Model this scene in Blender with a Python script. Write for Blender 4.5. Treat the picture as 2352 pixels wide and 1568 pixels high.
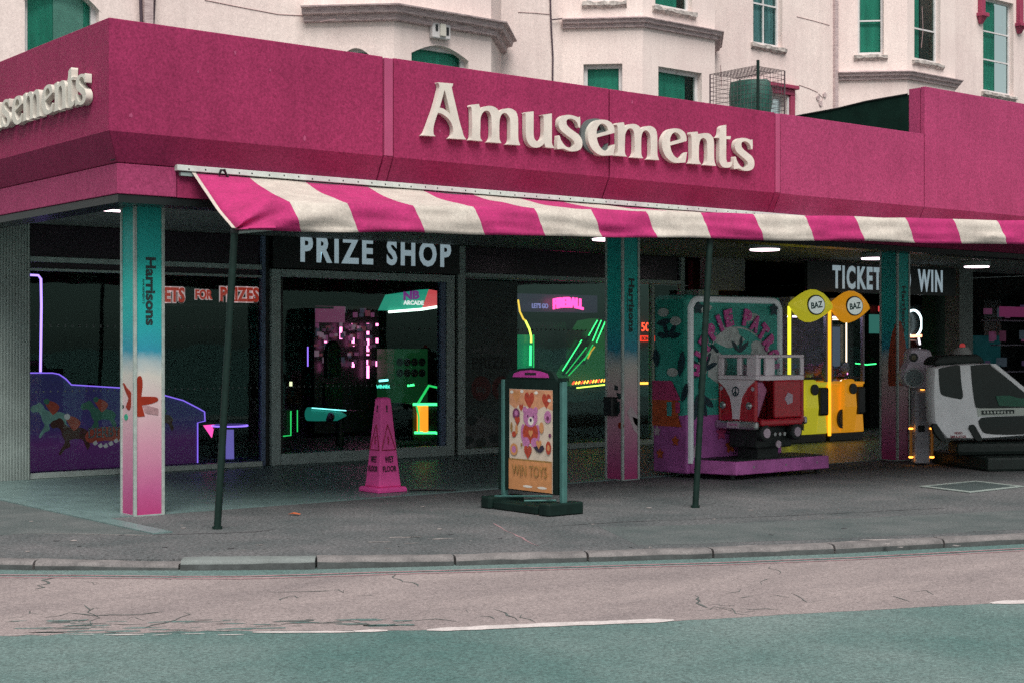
import bpy, bmesh, math, random
from mathutils import Vector, Matrix, noise
R = math.radians
random.seed(7)
S = bpy.context.scene
for o in list(bpy.data.objects): bpy.data.objects.remove(o)
COL = S.collection

# ------------------------------------------------------------------ camera, sky, sun, exposure
YAW = math.atan2(4339, 3474)                 # view direction measured from the shop front (world X)
VX, VY = math.cos(YAW), math.sin(YAW)
EYE = 1.5
FOC = 3474.0                                 # focal length for a picture 2352 wide
cam = bpy.data.cameras.new('camera'); camo = bpy.data.objects.new('camera', cam); COL.objects.link(camo)
camo.location = (0, 0, EYE)
camo.rotation_euler = (R(90), 0, YAW - R(90))
cam.sensor_width = 36; cam.lens = 36*FOC/2352
cam.shift_y = (793-783.2)/2352
cam.clip_start = .1; cam.clip_end = 2000
S.camera = camo

W = bpy.data.worlds.new('World'); S.world = W; W.use_nodes = True
nt = W.node_tree; nt.nodes.clear()
sky = nt.nodes.new('ShaderNodeTexSky'); sky.sky_type = 'NISHITA'; sky.sun_disc = False
SUN_EL, SUN_AZ = R(57), math.atan2(-.86, -.51)    # sun stands behind and left of the camera, veiled by cloud
sky.sun_elevation = SUN_EL; sky.sun_rotation = math.atan2(math.cos(SUN_AZ), math.sin(SUN_AZ))
sky.air_density = 1.0; sky.dust_density = 1.5; sky.ozone_density = 1.0
hsv = nt.nodes.new('ShaderNodeHueSaturation'); hsv.inputs['Saturation'].default_value = .30
tint = nt.nodes.new('ShaderNodeMixRGB'); tint.blend_type = 'MULTIPLY'; tint.inputs[0].default_value = 1
tint.inputs[2].default_value = (1.0, .985, .955, 1)
bg = nt.nodes.new('ShaderNodeBackground'); bg.inputs['Strength'].default_value = .05
ow = nt.nodes.new('ShaderNodeOutputWorld')
nt.links.new(sky.outputs[0], hsv.inputs['Color']); nt.links.new(hsv.outputs[0], tint.inputs[1])
nt.links.new(tint.outputs[0], bg.inputs['Color']); nt.links.new(bg.outputs[0], ow.inputs['Surface'])
sl = bpy.data.lights.new('sun', 'SUN'); sl.energy = 2.2; sl.angle = R(42); sl.color = (1, .95, .9)
so = bpy.data.objects.new('sun', sl); COL.objects.link(so)
sd = Vector((math.cos(SUN_AZ)*math.cos(SUN_EL), math.sin(SUN_AZ)*math.cos(SUN_EL), math.sin(SUN_EL)))
so.rotation_euler = sd.to_track_quat('Z', 'Y').to_euler()
so.location = (0, -6, 12)
vs = S.view_settings; vs.view_transform = 'Standard'; vs.look = 'None'; vs.gamma = 1; vs.exposure = 1.0
vs.use_curve_mapping = False
S.render.engine = 'CYCLES'
S.cycles.max_bounces = 8; S.cycles.transparent_max_bounces = 12
S.cycles.sample_clamp_indirect = 1.5; S.cycles.blur_glossy = 1.0; S.cycles.use_denoising = False; S.cycles.use_adaptive_sampling = True; S.cycles.adaptive_threshold = .02; S.cycles.adaptive_min_samples = 40

# ------------------------------------------------------------------ survey helper: where a sight line meets a wall plane
def ray(px, py):
    a = px-1176; return Vector((VX*FOC+VY*a, VY*FOC-VX*a, 793-py))/FOC
def atY(px, py, Y):
    d = ray(px, py); return Vector((0, 0, EYE))+d*(Y/d.y)
def atX(px, py, X):
    d = ray(px, py); return Vector((0, 0, EYE))+d*(X/d.x)
def atZ(px, py, z=0.0):
    d = ray(px, py); return Vector((0, 0, EYE))+d*((z-EYE)/d.z)

# ------------------------------------------------------------------ materials
def lin(c):
    return tuple(((v/255)/12.92 if v/255 <= .04045 else ((v/255+.055)/1.055)**2.4) for v in c)
def mat(name, col, rough=.6, var=.12, scale=6, bump=0, bscale=60, metal=0, emit=None, es=0, spec=.5, coat=0, col2=None, speck=0, sscale=180, stretch=None, rvar=0, streak=0):
    m = bpy.data.materials.new(name); m.use_nodes = True; t = m.node_tree; L = t.links.new
    b = t.nodes['Principled BSDF']
    tc = t.nodes.new('ShaderNodeTexCoord'); src = tc.outputs['Object']
    if stretch:
        mp = t.nodes.new('ShaderNodeMapping'); mp.inputs['Scale'].default_value = stretch; L(src, mp.inputs[0]); src = mp.outputs[0]
    c = tuple(col[:3])+(1,)
    n = t.nodes.new('ShaderNodeTexNoise'); n.inputs['Scale'].default_value = scale; n.inputs['Detail'].default_value = 6; n.inputs['Roughness'].default_value = .62
    L(src, n.inputs['Vector'])
    cr = t.nodes.new('ShaderNodeValToRGB'); cr.color_ramp.elements[0].position = .3; cr.color_ramp.elements[1].position = .7
    a = tuple(max(0, v*(1-var)) for v in col[:3])+(1,)
    z = tuple(col2)+(1,) if col2 else tuple(min(1, v*(1+var)) for v in col[:3])+(1,)
    cr.color_ramp.elements[0].color = a; cr.color_ramp.elements[1].color = z
    L(n.outputs['Fac'], cr.inputs['Fac']); out = cr.outputs['Color']
    if speck:
        n2 = t.nodes.new('ShaderNodeTexNoise'); n2.inputs['Scale'].default_value = sscale; n2.inputs['Detail'].default_value = 3; n2.inputs['Roughness'].default_value = .8
        L(tc.outputs['Object'], n2.inputs['Vector'])
        r2 = t.nodes.new('ShaderNodeMapRange'); r2.inputs[1].default_value = .3; r2.inputs[2].default_value = .7; r2.inputs[3].default_value = 1-speck; r2.inputs[4].default_value = 1+speck
        L(n2.outputs['Fac'], r2.inputs[0])
        mx = t.nodes.new('ShaderNodeMixRGB'); mx.blend_type = 'MULTIPLY'; mx.inputs[0].default_value = 1
        L(out, mx.inputs[1]); L(r2.outputs[0], mx.inputs[2]); out = mx.outputs[0]
    if streak:
        mp2 = t.nodes.new('ShaderNodeMapping'); mp2.inputs['Scale'].default_value = (5, 5, .45); L(tc.outputs['Object'], mp2.inputs[0])
        n4 = t.nodes.new('ShaderNodeTexNoise'); n4.inputs['Scale'].default_value = 1.6; n4.inputs['Detail'].default_value = 7; n4.inputs['Roughness'].default_value = .7; L(mp2.outputs[0], n4.inputs['Vector'])
        r4 = t.nodes.new('ShaderNodeMapRange'); r4.inputs[1].default_value = .42; r4.inputs[2].default_value = .72; r4.inputs[3].default_value = 1; r4.inputs[4].default_value = 1-streak; L(n4.outputs['Fac'], r4.inputs[0])
        m4 = t.nodes.new('ShaderNodeMixRGB'); m4.blend_type = 'MULTIPLY'; m4.inputs[0].default_value = 1; L(out, m4.inputs[1]); L(r4.outputs[0], m4.inputs[2]); out = m4.outputs[0]
    L(out, b.inputs['Base Color'])
    b.inputs['Roughness'].default_value = rough; b.inputs['Metallic'].default_value = metal
    b.inputs['Specular IOR Level'].default_value = spec
    if rvar:
        rr = t.nodes.new('ShaderNodeMapRange'); rr.inputs[3].default_value = max(.02, rough-rvar); rr.inputs[4].default_value = rough+rvar
        L(n.outputs['Fac'], rr.inputs[0]); L(rr.outputs[0], b.inputs['Roughness'])
    if coat: b.inputs['Coat Weight'].default_value = coat
    if bump:
        n3 = t.nodes.new('ShaderNodeTexNoise'); n3.inputs['Scale'].default_value = bscale; n3.inputs['Detail'].default_value = 4
        L(tc.outputs['Object'], n3.inputs['Vector'])
        bp = t.nodes.new('ShaderNodeBump'); bp.inputs['Strength'].default_value = bump; bp.inputs['Distance'].default_value = .01
        L(n3.outputs['Fac'], bp.inputs['Height']); L(bp.outputs[0], b.inputs['Normal'])
    if emit:
        b.inputs['Emission Color'].default_value = tuple(emit)+(1,); b.inputs['Emission Strength'].default_value = es
    return m
def glow(name, col, s):
    return mat(name, tuple(v*.5 for v in col), .4, 0, emit=col, es=s)
def ramp_z(name, stops, rough=.45, axis='Z', speck=.08):
    """paint that fades from one colour to another along an axis (printed wrap)"""
    m = bpy.data.materials.new(name); m.use_nodes = True; t = m.node_tree; L = t.links.new
    b = t.nodes['Principled BSDF']; tc = t.nodes.new('ShaderNodeTexCoord'); sp = t.nodes.new('ShaderNodeSeparateXYZ')
    L(tc.outputs['Object'], sp.inputs[0])
    n = t.nodes.new('ShaderNodeTexNoise'); n.inputs['Scale'].default_value = 9; n.inputs['Detail'].default_value = 5
    L(tc.outputs['Object'], n.inputs['Vector'])
    ad = t.nodes.new('ShaderNodeMath'); ad.operation = 'MULTIPLY_ADD'; ad.inputs[1].default_value = .12; ad.inputs[2].default_value = -.06
    L(n.outputs['Fac'], ad.inputs[0])
    a2 = t.nodes.new('ShaderNodeMath'); a2.operation = 'ADD'; L(sp.outputs[axis], a2.inputs[0]); L(ad.outputs[0], a2.inputs[1])
    lo, hi = stops[0][0], stops[-1][0]
    mr = t.nodes.new('ShaderNodeMapRange'); mr.inputs[1].default_value = lo; mr.inputs[2].default_value = hi; L(a2.outputs[0], mr.inputs[0])
    cr = t.nodes.new('ShaderNodeValToRGB'); e = cr.color_ramp.elements
    while len(e) < len(stops): e.new(.5)
    for i, (p, c) in enumerate(stops): e[i].position = (p-lo)/(hi-lo); e[i].color = tuple(c)+(1,)
    L(mr.outputs[0], cr.inputs[0])
    n2 = t.nodes.new('ShaderNodeTexNoise'); n2.inputs['Scale'].default_value = 260; L(tc.outputs['Object'], n2.inputs['Vector'])
    r2 = t.nodes.new('ShaderNodeMapRange'); r2.inputs[1].default_value = .3; r2.inputs[2].default_value = .7; r2.inputs[3].default_value = 1-speck; r2.inputs[4].default_value = 1+speck
    L(n2.outputs['Fac'], r2.inputs[0])
    mx = t.nodes.new('ShaderNodeMixRGB'); mx.blend_type = 'MULTIPLY'; mx.inputs[0].default_value = 1
    L(cr.outputs[0], mx.inputs[1]); L(r2.outputs[0], mx.inputs[2])
    L(mx.outputs[0], b.inputs['Base Color']); b.inputs['Roughness'].default_value = rough
    return m
def glass(name, tintc, refl=1.25, rough=.02):
    m = bpy.data.materials.new(name); m.use_nodes = True; t = m.node_tree; L = t.links.new; t.nodes.clear()
    o = t.nodes.new('ShaderNodeOutputMaterial'); tr = t.nodes.new('ShaderNodeBsdfTransparent'); tr.inputs[0].default_value = tuple(tintc)+(1,)
    g = t.nodes.new('ShaderNodeBsdfGlossy'); g.inputs['Roughness'].default_value = rough; g.inputs['Color'].default_value = (.55, .97, .90, 1)
    fr = t.nodes.new('ShaderNodeFresnel'); fr.inputs['IOR'].default_value = refl
    tc = t.nodes.new('ShaderNodeTexCoord'); n = t.nodes.new('ShaderNodeTexNoise'); n.inputs['Scale'].default_value = .9; n.inputs['Detail'].default_value = 2
    L(tc.outputs['Object'], n.inputs['Vector'])
    bp = t.nodes.new('ShaderNodeBump'); bp.inputs['Strength'].default_value = .12; bp.inputs['Distance'].default_value = .02
    L(n.outputs['Fac'], bp.inputs['Height']); L(bp.outputs[0], g.inputs['Normal'])
    mx = t.nodes.new('ShaderNodeMixShader'); L(fr.outputs[0], mx.inputs[0]); L(tr.outputs[0], mx.inputs[1]); L(g.outputs[0], mx.inputs[2])
    L(mx.outputs[0], o.inputs['Surface']); return m

# ------------------------------------------------------------------ mesh builder
class MB:
    def __init__(s, xf=None): s.v = []; s.f = []; s.m = []; s.xf = xf
    def add(s, vs_, fs, mi=0):
        n = len(s.v)
        for p in vs_:
            p = Vector(p); s.v.append(s.xf @ p if s.xf else p)
        for f in fs: s.f.append(tuple(i+n for i in f)); s.m.append(mi)
        return s
    def box(s, x0, x1, y0, y1, z0, z1, mi=0):
        return s.add([(x0,y0,z0),(x1,y0,z0),(x1,y1,z0),(x0,y1,z0),(x0,y0,z1),(x1,y0,z1),(x1,y1,z1),(x0,y1,z1)],
              [(0,3,2,1),(4,5,6,7),(0,1,5,4),(1,2,6,5),(2,3,7,6),(3,0,4,7)], mi)
    def quad(s, a, b, c, d, mi=0): return s.add([a,b,c,d], [(0,1,2,3)], mi)
    def loft(s, rings, cap=True, closed=True, mi=0):
        n = len(rings[0]); vs_ = [p for r in rings for p in r]; fs = []
        for i in range(len(rings)-1):
            for j in range(n if closed else n-1):
                k = (j+1) % n; fs.append((i*n+j, i*n+k, (i+1)*n+k, (i+1)*n+j))
        if cap: fs.append(tuple(range(n))[::-1]); fs.append(tuple(range((len(rings)-1)*n, len(rings)*n)))
        return s.add(vs_, fs, mi)
    def tube(s, pts, r, n=8, mi=0, cap=True):
        pts = [Vector(p) for p in pts]; rings = []; up = None
        for i, p in enumerate(pts):
            d = (pts[min(i+1, len(pts)-1)]-pts[max(i-1, 0)]).normalized()
            if up is None: up = Vector((0,0,1)) if abs(d.z) < .9 else Vector((1,0,0))
            a = d.cross(up).normalized(); b = a.cross(d).normalized(); up = b
            rr = r[i] if isinstance(r, (list, tuple)) else r
            rings.append([p+a*rr*math.cos(2*math.pi*k/n)+b*rr*math.sin(2*math.pi*k/n) for k in range(n)])
        return s.loft(rings, cap, True, mi)
    def disc(s, c, nrm, r, t, n=24, mi=0, r2=None):
        c = Vector(c); nrm = Vector(nrm).normalized()
        a = nrm.cross(Vector((0,0,1)) if abs(nrm.z) < .9 else Vector((1,0,0))).normalized(); b = a.cross(nrm)
        r2 = r2 or r
        r0 = [c+a*r*math.cos(2*math.pi*k/n)+b*r2*math.sin(2*math.pi*k/n) for k in range(n)]
        return s.loft([r0, [p+nrm*t for p in r0]], True, True, mi)
    def prism(s, pts, d, mi=0):
        """closed outline (3D points in one plane) thickened by vector d"""
        pts = [Vector(p) for p in pts]; d = Vector(d); return s.loft([pts, [p+d for p in pts]], True, True, mi)
    def ball(s, c, r, n=10, m=7, mi=0, sc=(1,1,1)):
        c = Vector(c); rings = []
        for i in range(1, m):
            a = math.pi*i/m; rings.append([c+Vector((sc[0]*r*math.sin(a)*math.cos(2*math.pi*k/n), sc[1]*r*math.sin(a)*math.sin(2*math.pi*k/n), -sc[2]*r*math.cos(a))) for k in range(n)])
        return s.loft(rings, True, True, mi)
    def build(s, name, mats, parent=None, smooth=False, bev=0, kind=None):
        me = bpy.data.meshes.new(name); me.from_pydata(s.v, [], s.f)
        if not isinstance(mats, (list, tuple)): mats = [mats]
        for m in mats: me.materials.append(m)
        me.polygons.foreach_set('material_index', s.m)
        bm = bmesh.new(); bm.from_mesh(me); bmesh.ops.recalc_face_normals(bm, faces=bm.faces); bm.to_mesh(me); bm.free()
        if smooth:
            me.polygons.foreach_set('use_smooth', [True]*len(me.polygons))
            try: me.set_sharp_from_angle(angle=R(40))
            except Exception: pass
        o = bpy.data.objects.new(name, me); COL.objects.link(o)
        attach(o, parent)
        if bev:
            b = o.modifiers.new('Bevel', 'BEVEL'); b.width = bev; b.segments = 2; b.limit_method = 'ANGLE'; b.angle_limit = R(35)
        if kind: o['kind'] = kind
        return o
def gquad(name, a, b, c, d, m, parent, facing):
    o = MB().quad(a, b, c, d).build(name, m, parent)
    if o.data.polygons[0].normal.dot(Vector(facing)) < 0: o.data.polygons[0].flip(); o.data.update()
    return o
def attach(o, parent):
    if parent is not None:
        o.parent = parent
        if parent.type == 'EMPTY': o.matrix_parent_inverse = Matrix.Translation(-parent.location)
def tag(o, label, cat, group=None):
    o['label'] = label; o['category'] = cat
    if group: o['group'] = group
    return o
def thing(name, label, cat, loc=(0,0,0), group=None):
    o = bpy.data.objects.new(name, None); o.empty_display_size = .2; COL.objects.link(o); o.location = loc
    return tag(o, label, cat, group)
def struct(o): o['kind'] = 'structure'; return o
def textmesh(body, bold=0.0, extrude=0.0, spacing=1.0, res=3):
    cu = bpy.data.curves.new('txt', 'FONT'); cu.body = body; cu.align_x = 'CENTER'; cu.align_y = 'CENTER'; cu.size = 1
    cu.offset = bold; cu.extrude = extrude; cu.space_character = spacing; cu.resolution_u = res
    o = bpy.data.objects.new('txt', cu); COL.objects.link(o)
    dg = bpy.context.evaluated_depsgraph_get(); me = bpy.data.meshes.new_from_object(o.evaluated_get(dg))
    bpy.data.objects.remove(o); bpy.data.curves.remove(cu); return me
def text(name, body, m, parent, c, xdir, up, h, w=None, bold=0.0, depth=.004, spacing=1.0, shear=None):
    """lettering of cap height about h and total width w, centred at c"""
    me = textmesh(body, bold, .5, spacing)
    xs = [v.co.x for v in me.vertices]; ys = [v.co.y for v in me.vertices]
    if not xs: return None
    bw, bh = max(xs)-min(xs), max(ys)-min(ys); mx_, my_ = (max(xs)+min(xs))/2, (max(ys)+min(ys))/2
    sx = (w/bw) if w else h/bh; sy = h/bh
    X = Vector(xdir).normalized(); U = Vector(up).normalized(); N = X.cross(U); c = Vector(c)
    for v in me.vertices:
        x, y, z = (v.co.x-mx_)*sx, (v.co.y-my_)*sy, v.co.z
        if shear: y += shear(x)
        v.co = c+X*x+U*y+N*(z+.5)*depth
    me.name = name; me.materials.clear(); me.materials.append(m)
    o = bpy.data.objects.new(name, me); COL.objects.link(o); attach(o, parent); return o
def smooth_outline(pts, sub=4, corner=48):
    n = len(pts); out = []; P = [Vector(p) for p in pts]; cr = []
    for i in range(n):
        a, b = P[i]-P[i-1], P[(i+1) % n]-P[i]
        cr.append(a.length < 1e-9 or b.length < 1e-9 or math.degrees(a.angle(b)) > corner)
    for i in range(n):
        p0, p1, p2, p3 = P[i-1], P[i], P[(i+1) % n], P[(i+2) % n]
        t1 = (p2-p1) if cr[i] else (p2-p0)*.5; t2 = (p2-p1) if cr[(i+1) % n] else (p3-p1)*.5
        L_ = (p2-p1).length; 
        if t1.length > L_*1.4: t1 = t1.normalized()*L_*1.4
        if t2.length > L_*1.4: t2 = t2.normalized()*L_*1.4
        for k in range(sub):
            t = k/sub; out.append(p1*(2*t**3-3*t*t+1)+t1*(t**3-2*t*t+t)+p2*(-2*t**3+3*t*t)+t2*(t**3-t*t))
    return out
def wall_holes(mb, o, ux, L, z0, z1, holes, nrm, rev=.16, mi=0):
    """rectangular wall from point o along ux, with rectangular openings (u0,u1,z0,z1) and their reveals"""
    o = Vector(o); ux = Vector(ux).normalized(); nrm = Vector(nrm).normalized()
    us = sorted({0, L}|{h[0] for h in holes}|{h[1] for h in holes}); zs = sorted({z0, z1}|{h[2] for h in holes}|{h[3] for h in holes})
    P = lambda u, z, d=0: Vector((o.x, o.y, z))+ux*u-nrm*d
    for i in range(len(us)-1):
        for j in range(len(zs)-1):
            cu, cz = (us[i]+us[i+1])/2, (zs[j]+zs[j+1])/2
            if any(h[0] < cu < h[1] and h[2] < cz < h[3] for h in holes): continue
            mb.quad(P(us[i], zs[j]), P(us[i+1], zs[j]), P(us[i+1], zs[j+1]), P(us[i], zs[j+1]), mi)
    for a, b, c, d in holes:
        for q in (((a,c),(a,d)), ((b,c),(b,d)), ((a,c),(b,c)), ((a,d),(b,d))):
            mb.quad(P(*q[0]), P(*q[1]), P(*q[1], rev), P(*q[0], rev), mi)
def sweep(mb, prof, path, mi=0, cap=True):
    """profile [(out, z)] swept along a plan polyline; 'out' is to the right of travel"""
    path = [Vector((p[0], p[1])) for p in path]; rings = []
    for i, p in enumerate(path):
        ds = []
        if i > 0: ds.append((path[i]-path[i-1]).normalized())
        if i < len(path)-1: ds.append((path[i+1]-path[i]).normalized())
        ns = [Vector((d.y, -d.x)) for d in ds]
        n = sum(ns, Vector((0, 0))); n = n/n.length; k = 1/max(.3, n.dot(ns[0]))
        rings.append([Vector((p.x+n.x*k*a, p.y+n.y*k*a, z)) for a, z in prof])
    mb.loft(rings, cap, True, mi)

# ------------------------------------------------------------------ palette
M = {}
M['pink'] = mat('pink_render_paint', (.280,.029,.092), .6, .10, 1.3, .10, 220, speck=.34, sscale=46, spec=.12, streak=.13)
M['pink2'] = mat('pink_paint_sunbleached', (.335,.050,.132), .6, .10, 1.2, .10, 220, speck=.34, sscale=46, spec=.12, streak=.12)  # lighter pink for the right-hand panels, side band and return
M['pinkstrip'] = mat('pink_paint_cover_strip', (.37,.060,.150), .5, .08, 5, speck=.06)
M['groove'] = mat('dark_joint_sealant', (.03,.012,.02), .8)
M['cream'] = mat('cream_painted_render', (.775,.630,.600), .8, .08, .8, .25, 90, col2=(.83,.715,.67), speck=.14, sscale=34, streak=.10)
M['creamgrey'] = mat('weathered_cornice_stone', (.44,.32,.335), .85, .35, 9, .3, 60, col2=(.64,.52,.51), stretch=(1,1,7))
M['flake'] = mat('flaking_sill_paint', (.36,.31,.30), .85, .5, 16, .5, 60, col2=(.62,.57,.53))
M['sash'] = mat('white_sash_paint', (.62,.60,.60), .5, .15, 8)
M['blind'] = mat('green_roller_blind', (.042,.35,.255), .8, .28, 2.0, stretch=(5,5,.6))  # sky reflected in the panes, put into a green sheet behind them
M['blindpale'] = mat('pale_green_net_curtain', (.28,.47,.42), .9, .15, 6)
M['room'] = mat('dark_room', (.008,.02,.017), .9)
M['winglass'] = glass('window_glass', (.80,.95,.90), 1.30)
M['bluenet'] = mat('blue_grey_net', (.22,.36,.40), .9, .5, 3, stretch=(6,6,.5))
M['felt'] = mat('dark_green_roof_felt', (.005,.020,.015), .85, .3, 4, .2, 40, spec=.08)
M['roof'] = mat('roof_felt_grey', (.06,.07,.07), .9, .3, 3)
M['pinktrim'] = mat('crimson_window_trim', (.30,.035,.085), .5, .15, 6)
M['metalpale'] = mat('white_aluminium', (.60,.66,.62), .45, .18, 7, metal=.1)
M['alu'] = mat('teal_grey_aluminium_frame', (.32,.41,.39), .45, .15, 8, metal=.15, rvar=.1)
M['alulight'] = mat('pale_aluminium_trim', (.40,.47,.44), .42, .2, 14, metal=.3)
M['alublue'] = mat('blue_grey_door_jamb', (.10,.15,.24), .4, .15, 6)
M['black'] = mat('black_board', (.006,.010,.010), .35, .2, 6)
M['plum'] = mat('dark_plum_transom_panel', (.022,.012,.022), .25, .3, 2)
M['soffit'] = mat('grey_soffit_slat', (.16,.19,.18), .6, .2, 5)
M['rib'] = mat('ribbed_grey_cladding', (.30,.36,.34), .5, .2, 2, speck=.1)
M['letter'] = mat('cream_sign_letter', (.62,.60,.53), .5, .12, 6, speck=.05)
M['letterback'] = mat('letter_return_dark_grey', (.10,.12,.12), .6, .2)
M['signwhite'] = mat('pale_blue_white_vinyl', (.70,.84,.88), .5, .12, 12, emit=(.55,.72,.82), es=.16)  # slight glow added so the letters come out brighter
M['clothpink'] = mat('awning_canvas_pink', (.40,.018,.130), .85, .18, 5, .3, 500, speck=.22, sscale=48)
M['clothwhite'] = mat('awning_canvas_white', (.50,.445,.395), .85, .15, 5, .3, 500, col2=(.58,.53,.47), speck=.16, sscale=48)
M['poledark'] = mat('dark_green_pole_paint', (.006,.020,.016), .5, .3, 12, spec=.25)
M['tiles'] = mat('grey_arcade_floor_tiles', (.125,.195,.19), .42, .2, 3, .05, 90, speck=.25, sscale=60, rvar=.1)
M['pave'] = mat('worn_pavement_asphalt', (.064,.082,.085), .85, .22, 1.3, .5, 140, col2=(.120,.120,.124), speck=.8, sscale=34)
M['paveteal'] = mat('patched_pavement_asphalt', (.072,.096,.096), .85, .2, 2.4, .5, 160, col2=(.105,.118,.118), speck=.5, sscale=50)
M['road'] = mat('teal_grey_road_asphalt', (.066,.152,.142), .85, .2, .55, .5, 120, col2=(.140,.192,.184), speck=.62, sscale=58)
M['lane'] = mat('pale_worn_lane_concrete', (.225,.190,.190), .85, .14, 1.1, .5, 130, col2=(.300,.252,.245), speck=.48, sscale=58, stretch=(.5,1.4,1))
M['kerb'] = mat('kerb_stone', (.13,.125,.126), .85, .3, 5, .4, 90, col2=(.21,.195,.192), speck=.25, sscale=80)
M['kerbface'] = mat('grimy_kerb_face', (.045,.052,.052), .85, .35, 7, .3, 80, speck=.25, sscale=60)  # darker material on the road side of each stone
M['kerbnew'] = mat('kerb_stone_fresh_concrete', (.150,.172,.168), .8, .2, 6, .3, 90, speck=.2, sscale=80)
M['linepink'] = mat('faded_pink_road_line', (.31,.185,.20), .8, .35, 14, speck=.3)
M['linewhite'] = mat('worn_white_road_paint', (.52,.475,.465), .8, .2, 9, speck=.25, sscale=50)
M['crack'] = mat('crack_tar', (.075,.092,.088), .9, .4, 9)
M['crackpave'] = mat('pavement_seam_dirt', (.045,.045,.05), .9, .3, 9)
M['iron'] = mat('cast_iron_cover', (.05,.07,.07), .6, .3, 30)
M['dirtpale'] = mat('pale_gum_and_scuff', (.32,.29,.28), .9, .3, 20)

# ------------------------------------------------------------------ the ground
mb = MB(); mb.quad((-600,-600,-.16), (600,-600,-.16), (600,600,-.16), (-600,600,-.16))
struct(mb.build('ground', M['road']))
ROADZ = -.060
KERB = [(1.6,60),(1.6,20),(1.75,15),(2.15,12.9),(2.85,11.4),(3.8,10.44),(4.30,10.02),(4.77,9.66),(5.54,9.11),(6.40,8.64),(7.26,8.19),(8.10,7.75),(8.99,7.35),(10.6,6.79),(14.2,5.6),(20,3.9),(60,-7)]
def off(path, d):
    out = []
    for i, p in enumerate(path):
        a = Vector(path[max(0, i-1)]); b = Vector(path[min(len(path)-1, i+1)]); t = (b-a).normalized()
        out.append((p[0]+t.y*d, p[1]-t.x*d))
    return out
def offl(path, d): return off(path, -d)      # towards the road (left of travel is the building side)
def toroad(path, d): return off(path, d)
def strip(name, pa, pb, z, m, parent=None):
    mb = MB()
    for i in range(len(pa)-1): mb.quad((*pa[i], z), (*pa[i+1], z), (*pb[i+1], z), (*pb[i], z))
    return mb.build(name, m, parent)
def resample(path, step):
    out = [Vector(path[0])]
    for a, b in zip(path[:-1], path[1:]):
        a, b = Vector(a), Vector(b); n = max(1, int((b-a).length/step))
        for k in range(1, n+1): out.append(a.lerp(b, k/n))
    return [tuple(p) for p in out]
mb = MB()
RX = [(-80,-80),(80,-80),(80,60),(-80,60)]
mb.quad((-80,-60,ROADZ), (80,-60,ROADZ), (80,60,ROADZ), (-80,60,ROADZ))
road = struct(mb.build('road', M['road']))
# pavement: everything on the building side of the kerb
ins = off(KERB, -.14)
mb = MB()
for i in range(len(ins)-1):
    a, b = ins[i], ins[i+1]; mb.quad((*a, 0), (*b, 0), (70, 60, 0), (70, 60, 0)) if False else None
poly = [(x, y, 0) for x, y in ins]+[(60,60,0)]
bm = bmesh.new(); bm.faces.new([bm.verts.new(p) for p in poly]); bmesh.ops.triangulate(bm, faces=bm.faces)
me = bpy.data.meshes.new('pavement'); bm.to_mesh(me); bm.free(); me.materials.append(M['pave'])
pavement = bpy.data.objects.new('pavement', me); COL.objects.link(pavement); struct(pavement)
for p in me.polygons:
    if p.normal.z < 0: p.flip()
mb = MB()
for a, b in zip(ins[:-1], ins[1:]): mb.quad((*a,0), (*b,0), (*b,-.15), (*a,-.15))
mb.build('pavement_edge', M['pave'], pavement)
# darker reinstatement trench along the kerb and on the side street
KM = resample([k for k in KERB if 2 < k[0] < 21], .35)
def inband(path, d0, d1, x0, x1, name, m, z, jit=.02):
    a = [p for p in off(path, -d0) if x0 < p[0] < x1]; n = len(a)
    b = off(path, -d1); aa = off(path, -d0); i0 = next(i for i, p in enumerate(aa) if p[0] > x0)
    b = b[i0:i0+n]
    a = [(p[0], p[1]+random.uniform(-jit, jit)) for p in a]; b = [(p[0], p[1]+random.uniform(-jit, jit)) for p in b]
    return strip(name, a, b, z, m, pavement)
inband(KM, .38, 1.55, 7.6, 19.5, 'trench_patch', M['paveteal'], .0008)
mb = MB(); mb.add([(1.9,16.5,.0008),(2.9,12.2,.0008),(4.55,11.86,.0008),(5.26,11.16,.0008),(5.62,15.7,.0008),(5.6,17,.0008)], [(0,1,2,3,4,5)]); mb.build('side_patch', M['paveteal'], pavement)
def crackline(pts, w, m, z, name, parent, jit=.03, step=.12):
    pts = resample(pts, step); L_, Rr = [], []
    for i, p in enumerate(pts):
        a = Vector(pts[max(0,i-1)]); b = Vector(pts[min(len(pts)-1,i+1)]); t = (b-a).normalized() if (b-a).length else Vector((1,0))
        ww = w*random.uniform(.35, 1.3)*(0.3 if i in (0, len(pts)-1) else 1); q = Vector(p)+Vector((-t.y, t.x))*random.uniform(-jit, jit)
        L_.append((q.x-t.y*ww, q.y+t.x*ww)); Rr.append((q.x+t.y*ww, q.y-t.x*ww))
    return strip(name, L_, Rr, z, m, parent)
def g2(px, py, z=0): p = atZ(px, py, z); return (p.x, p.y)
crackline([g2(351,1227), g2(470,1224), g2(600,1219)], .018, M['crackpave'], .0016, 'seam_crack', pavement)
crackline([g2(85,1223), g2(200,1225), g2(351,1228)], .010, M['dirtpale'], .0018, 'seam_strip', pavement, .004)
crackline([g2(560,1222), g2(640,1212)], .012, M['crackpave'], .0016, 'seam_crack', pavement)
crackline([g2(1250,1208), g2(1430,1197), g2(1800,1183), g2(2176,1165)], .009, M['crackpave'], .002, 'seam_crack', pavement, .006)
crackline([g2(1130,1200), g2(1180,1225), g2(1235,1252)], .007, M['linepink'], .0022, 'seam_strip', pavement, .012)
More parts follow.
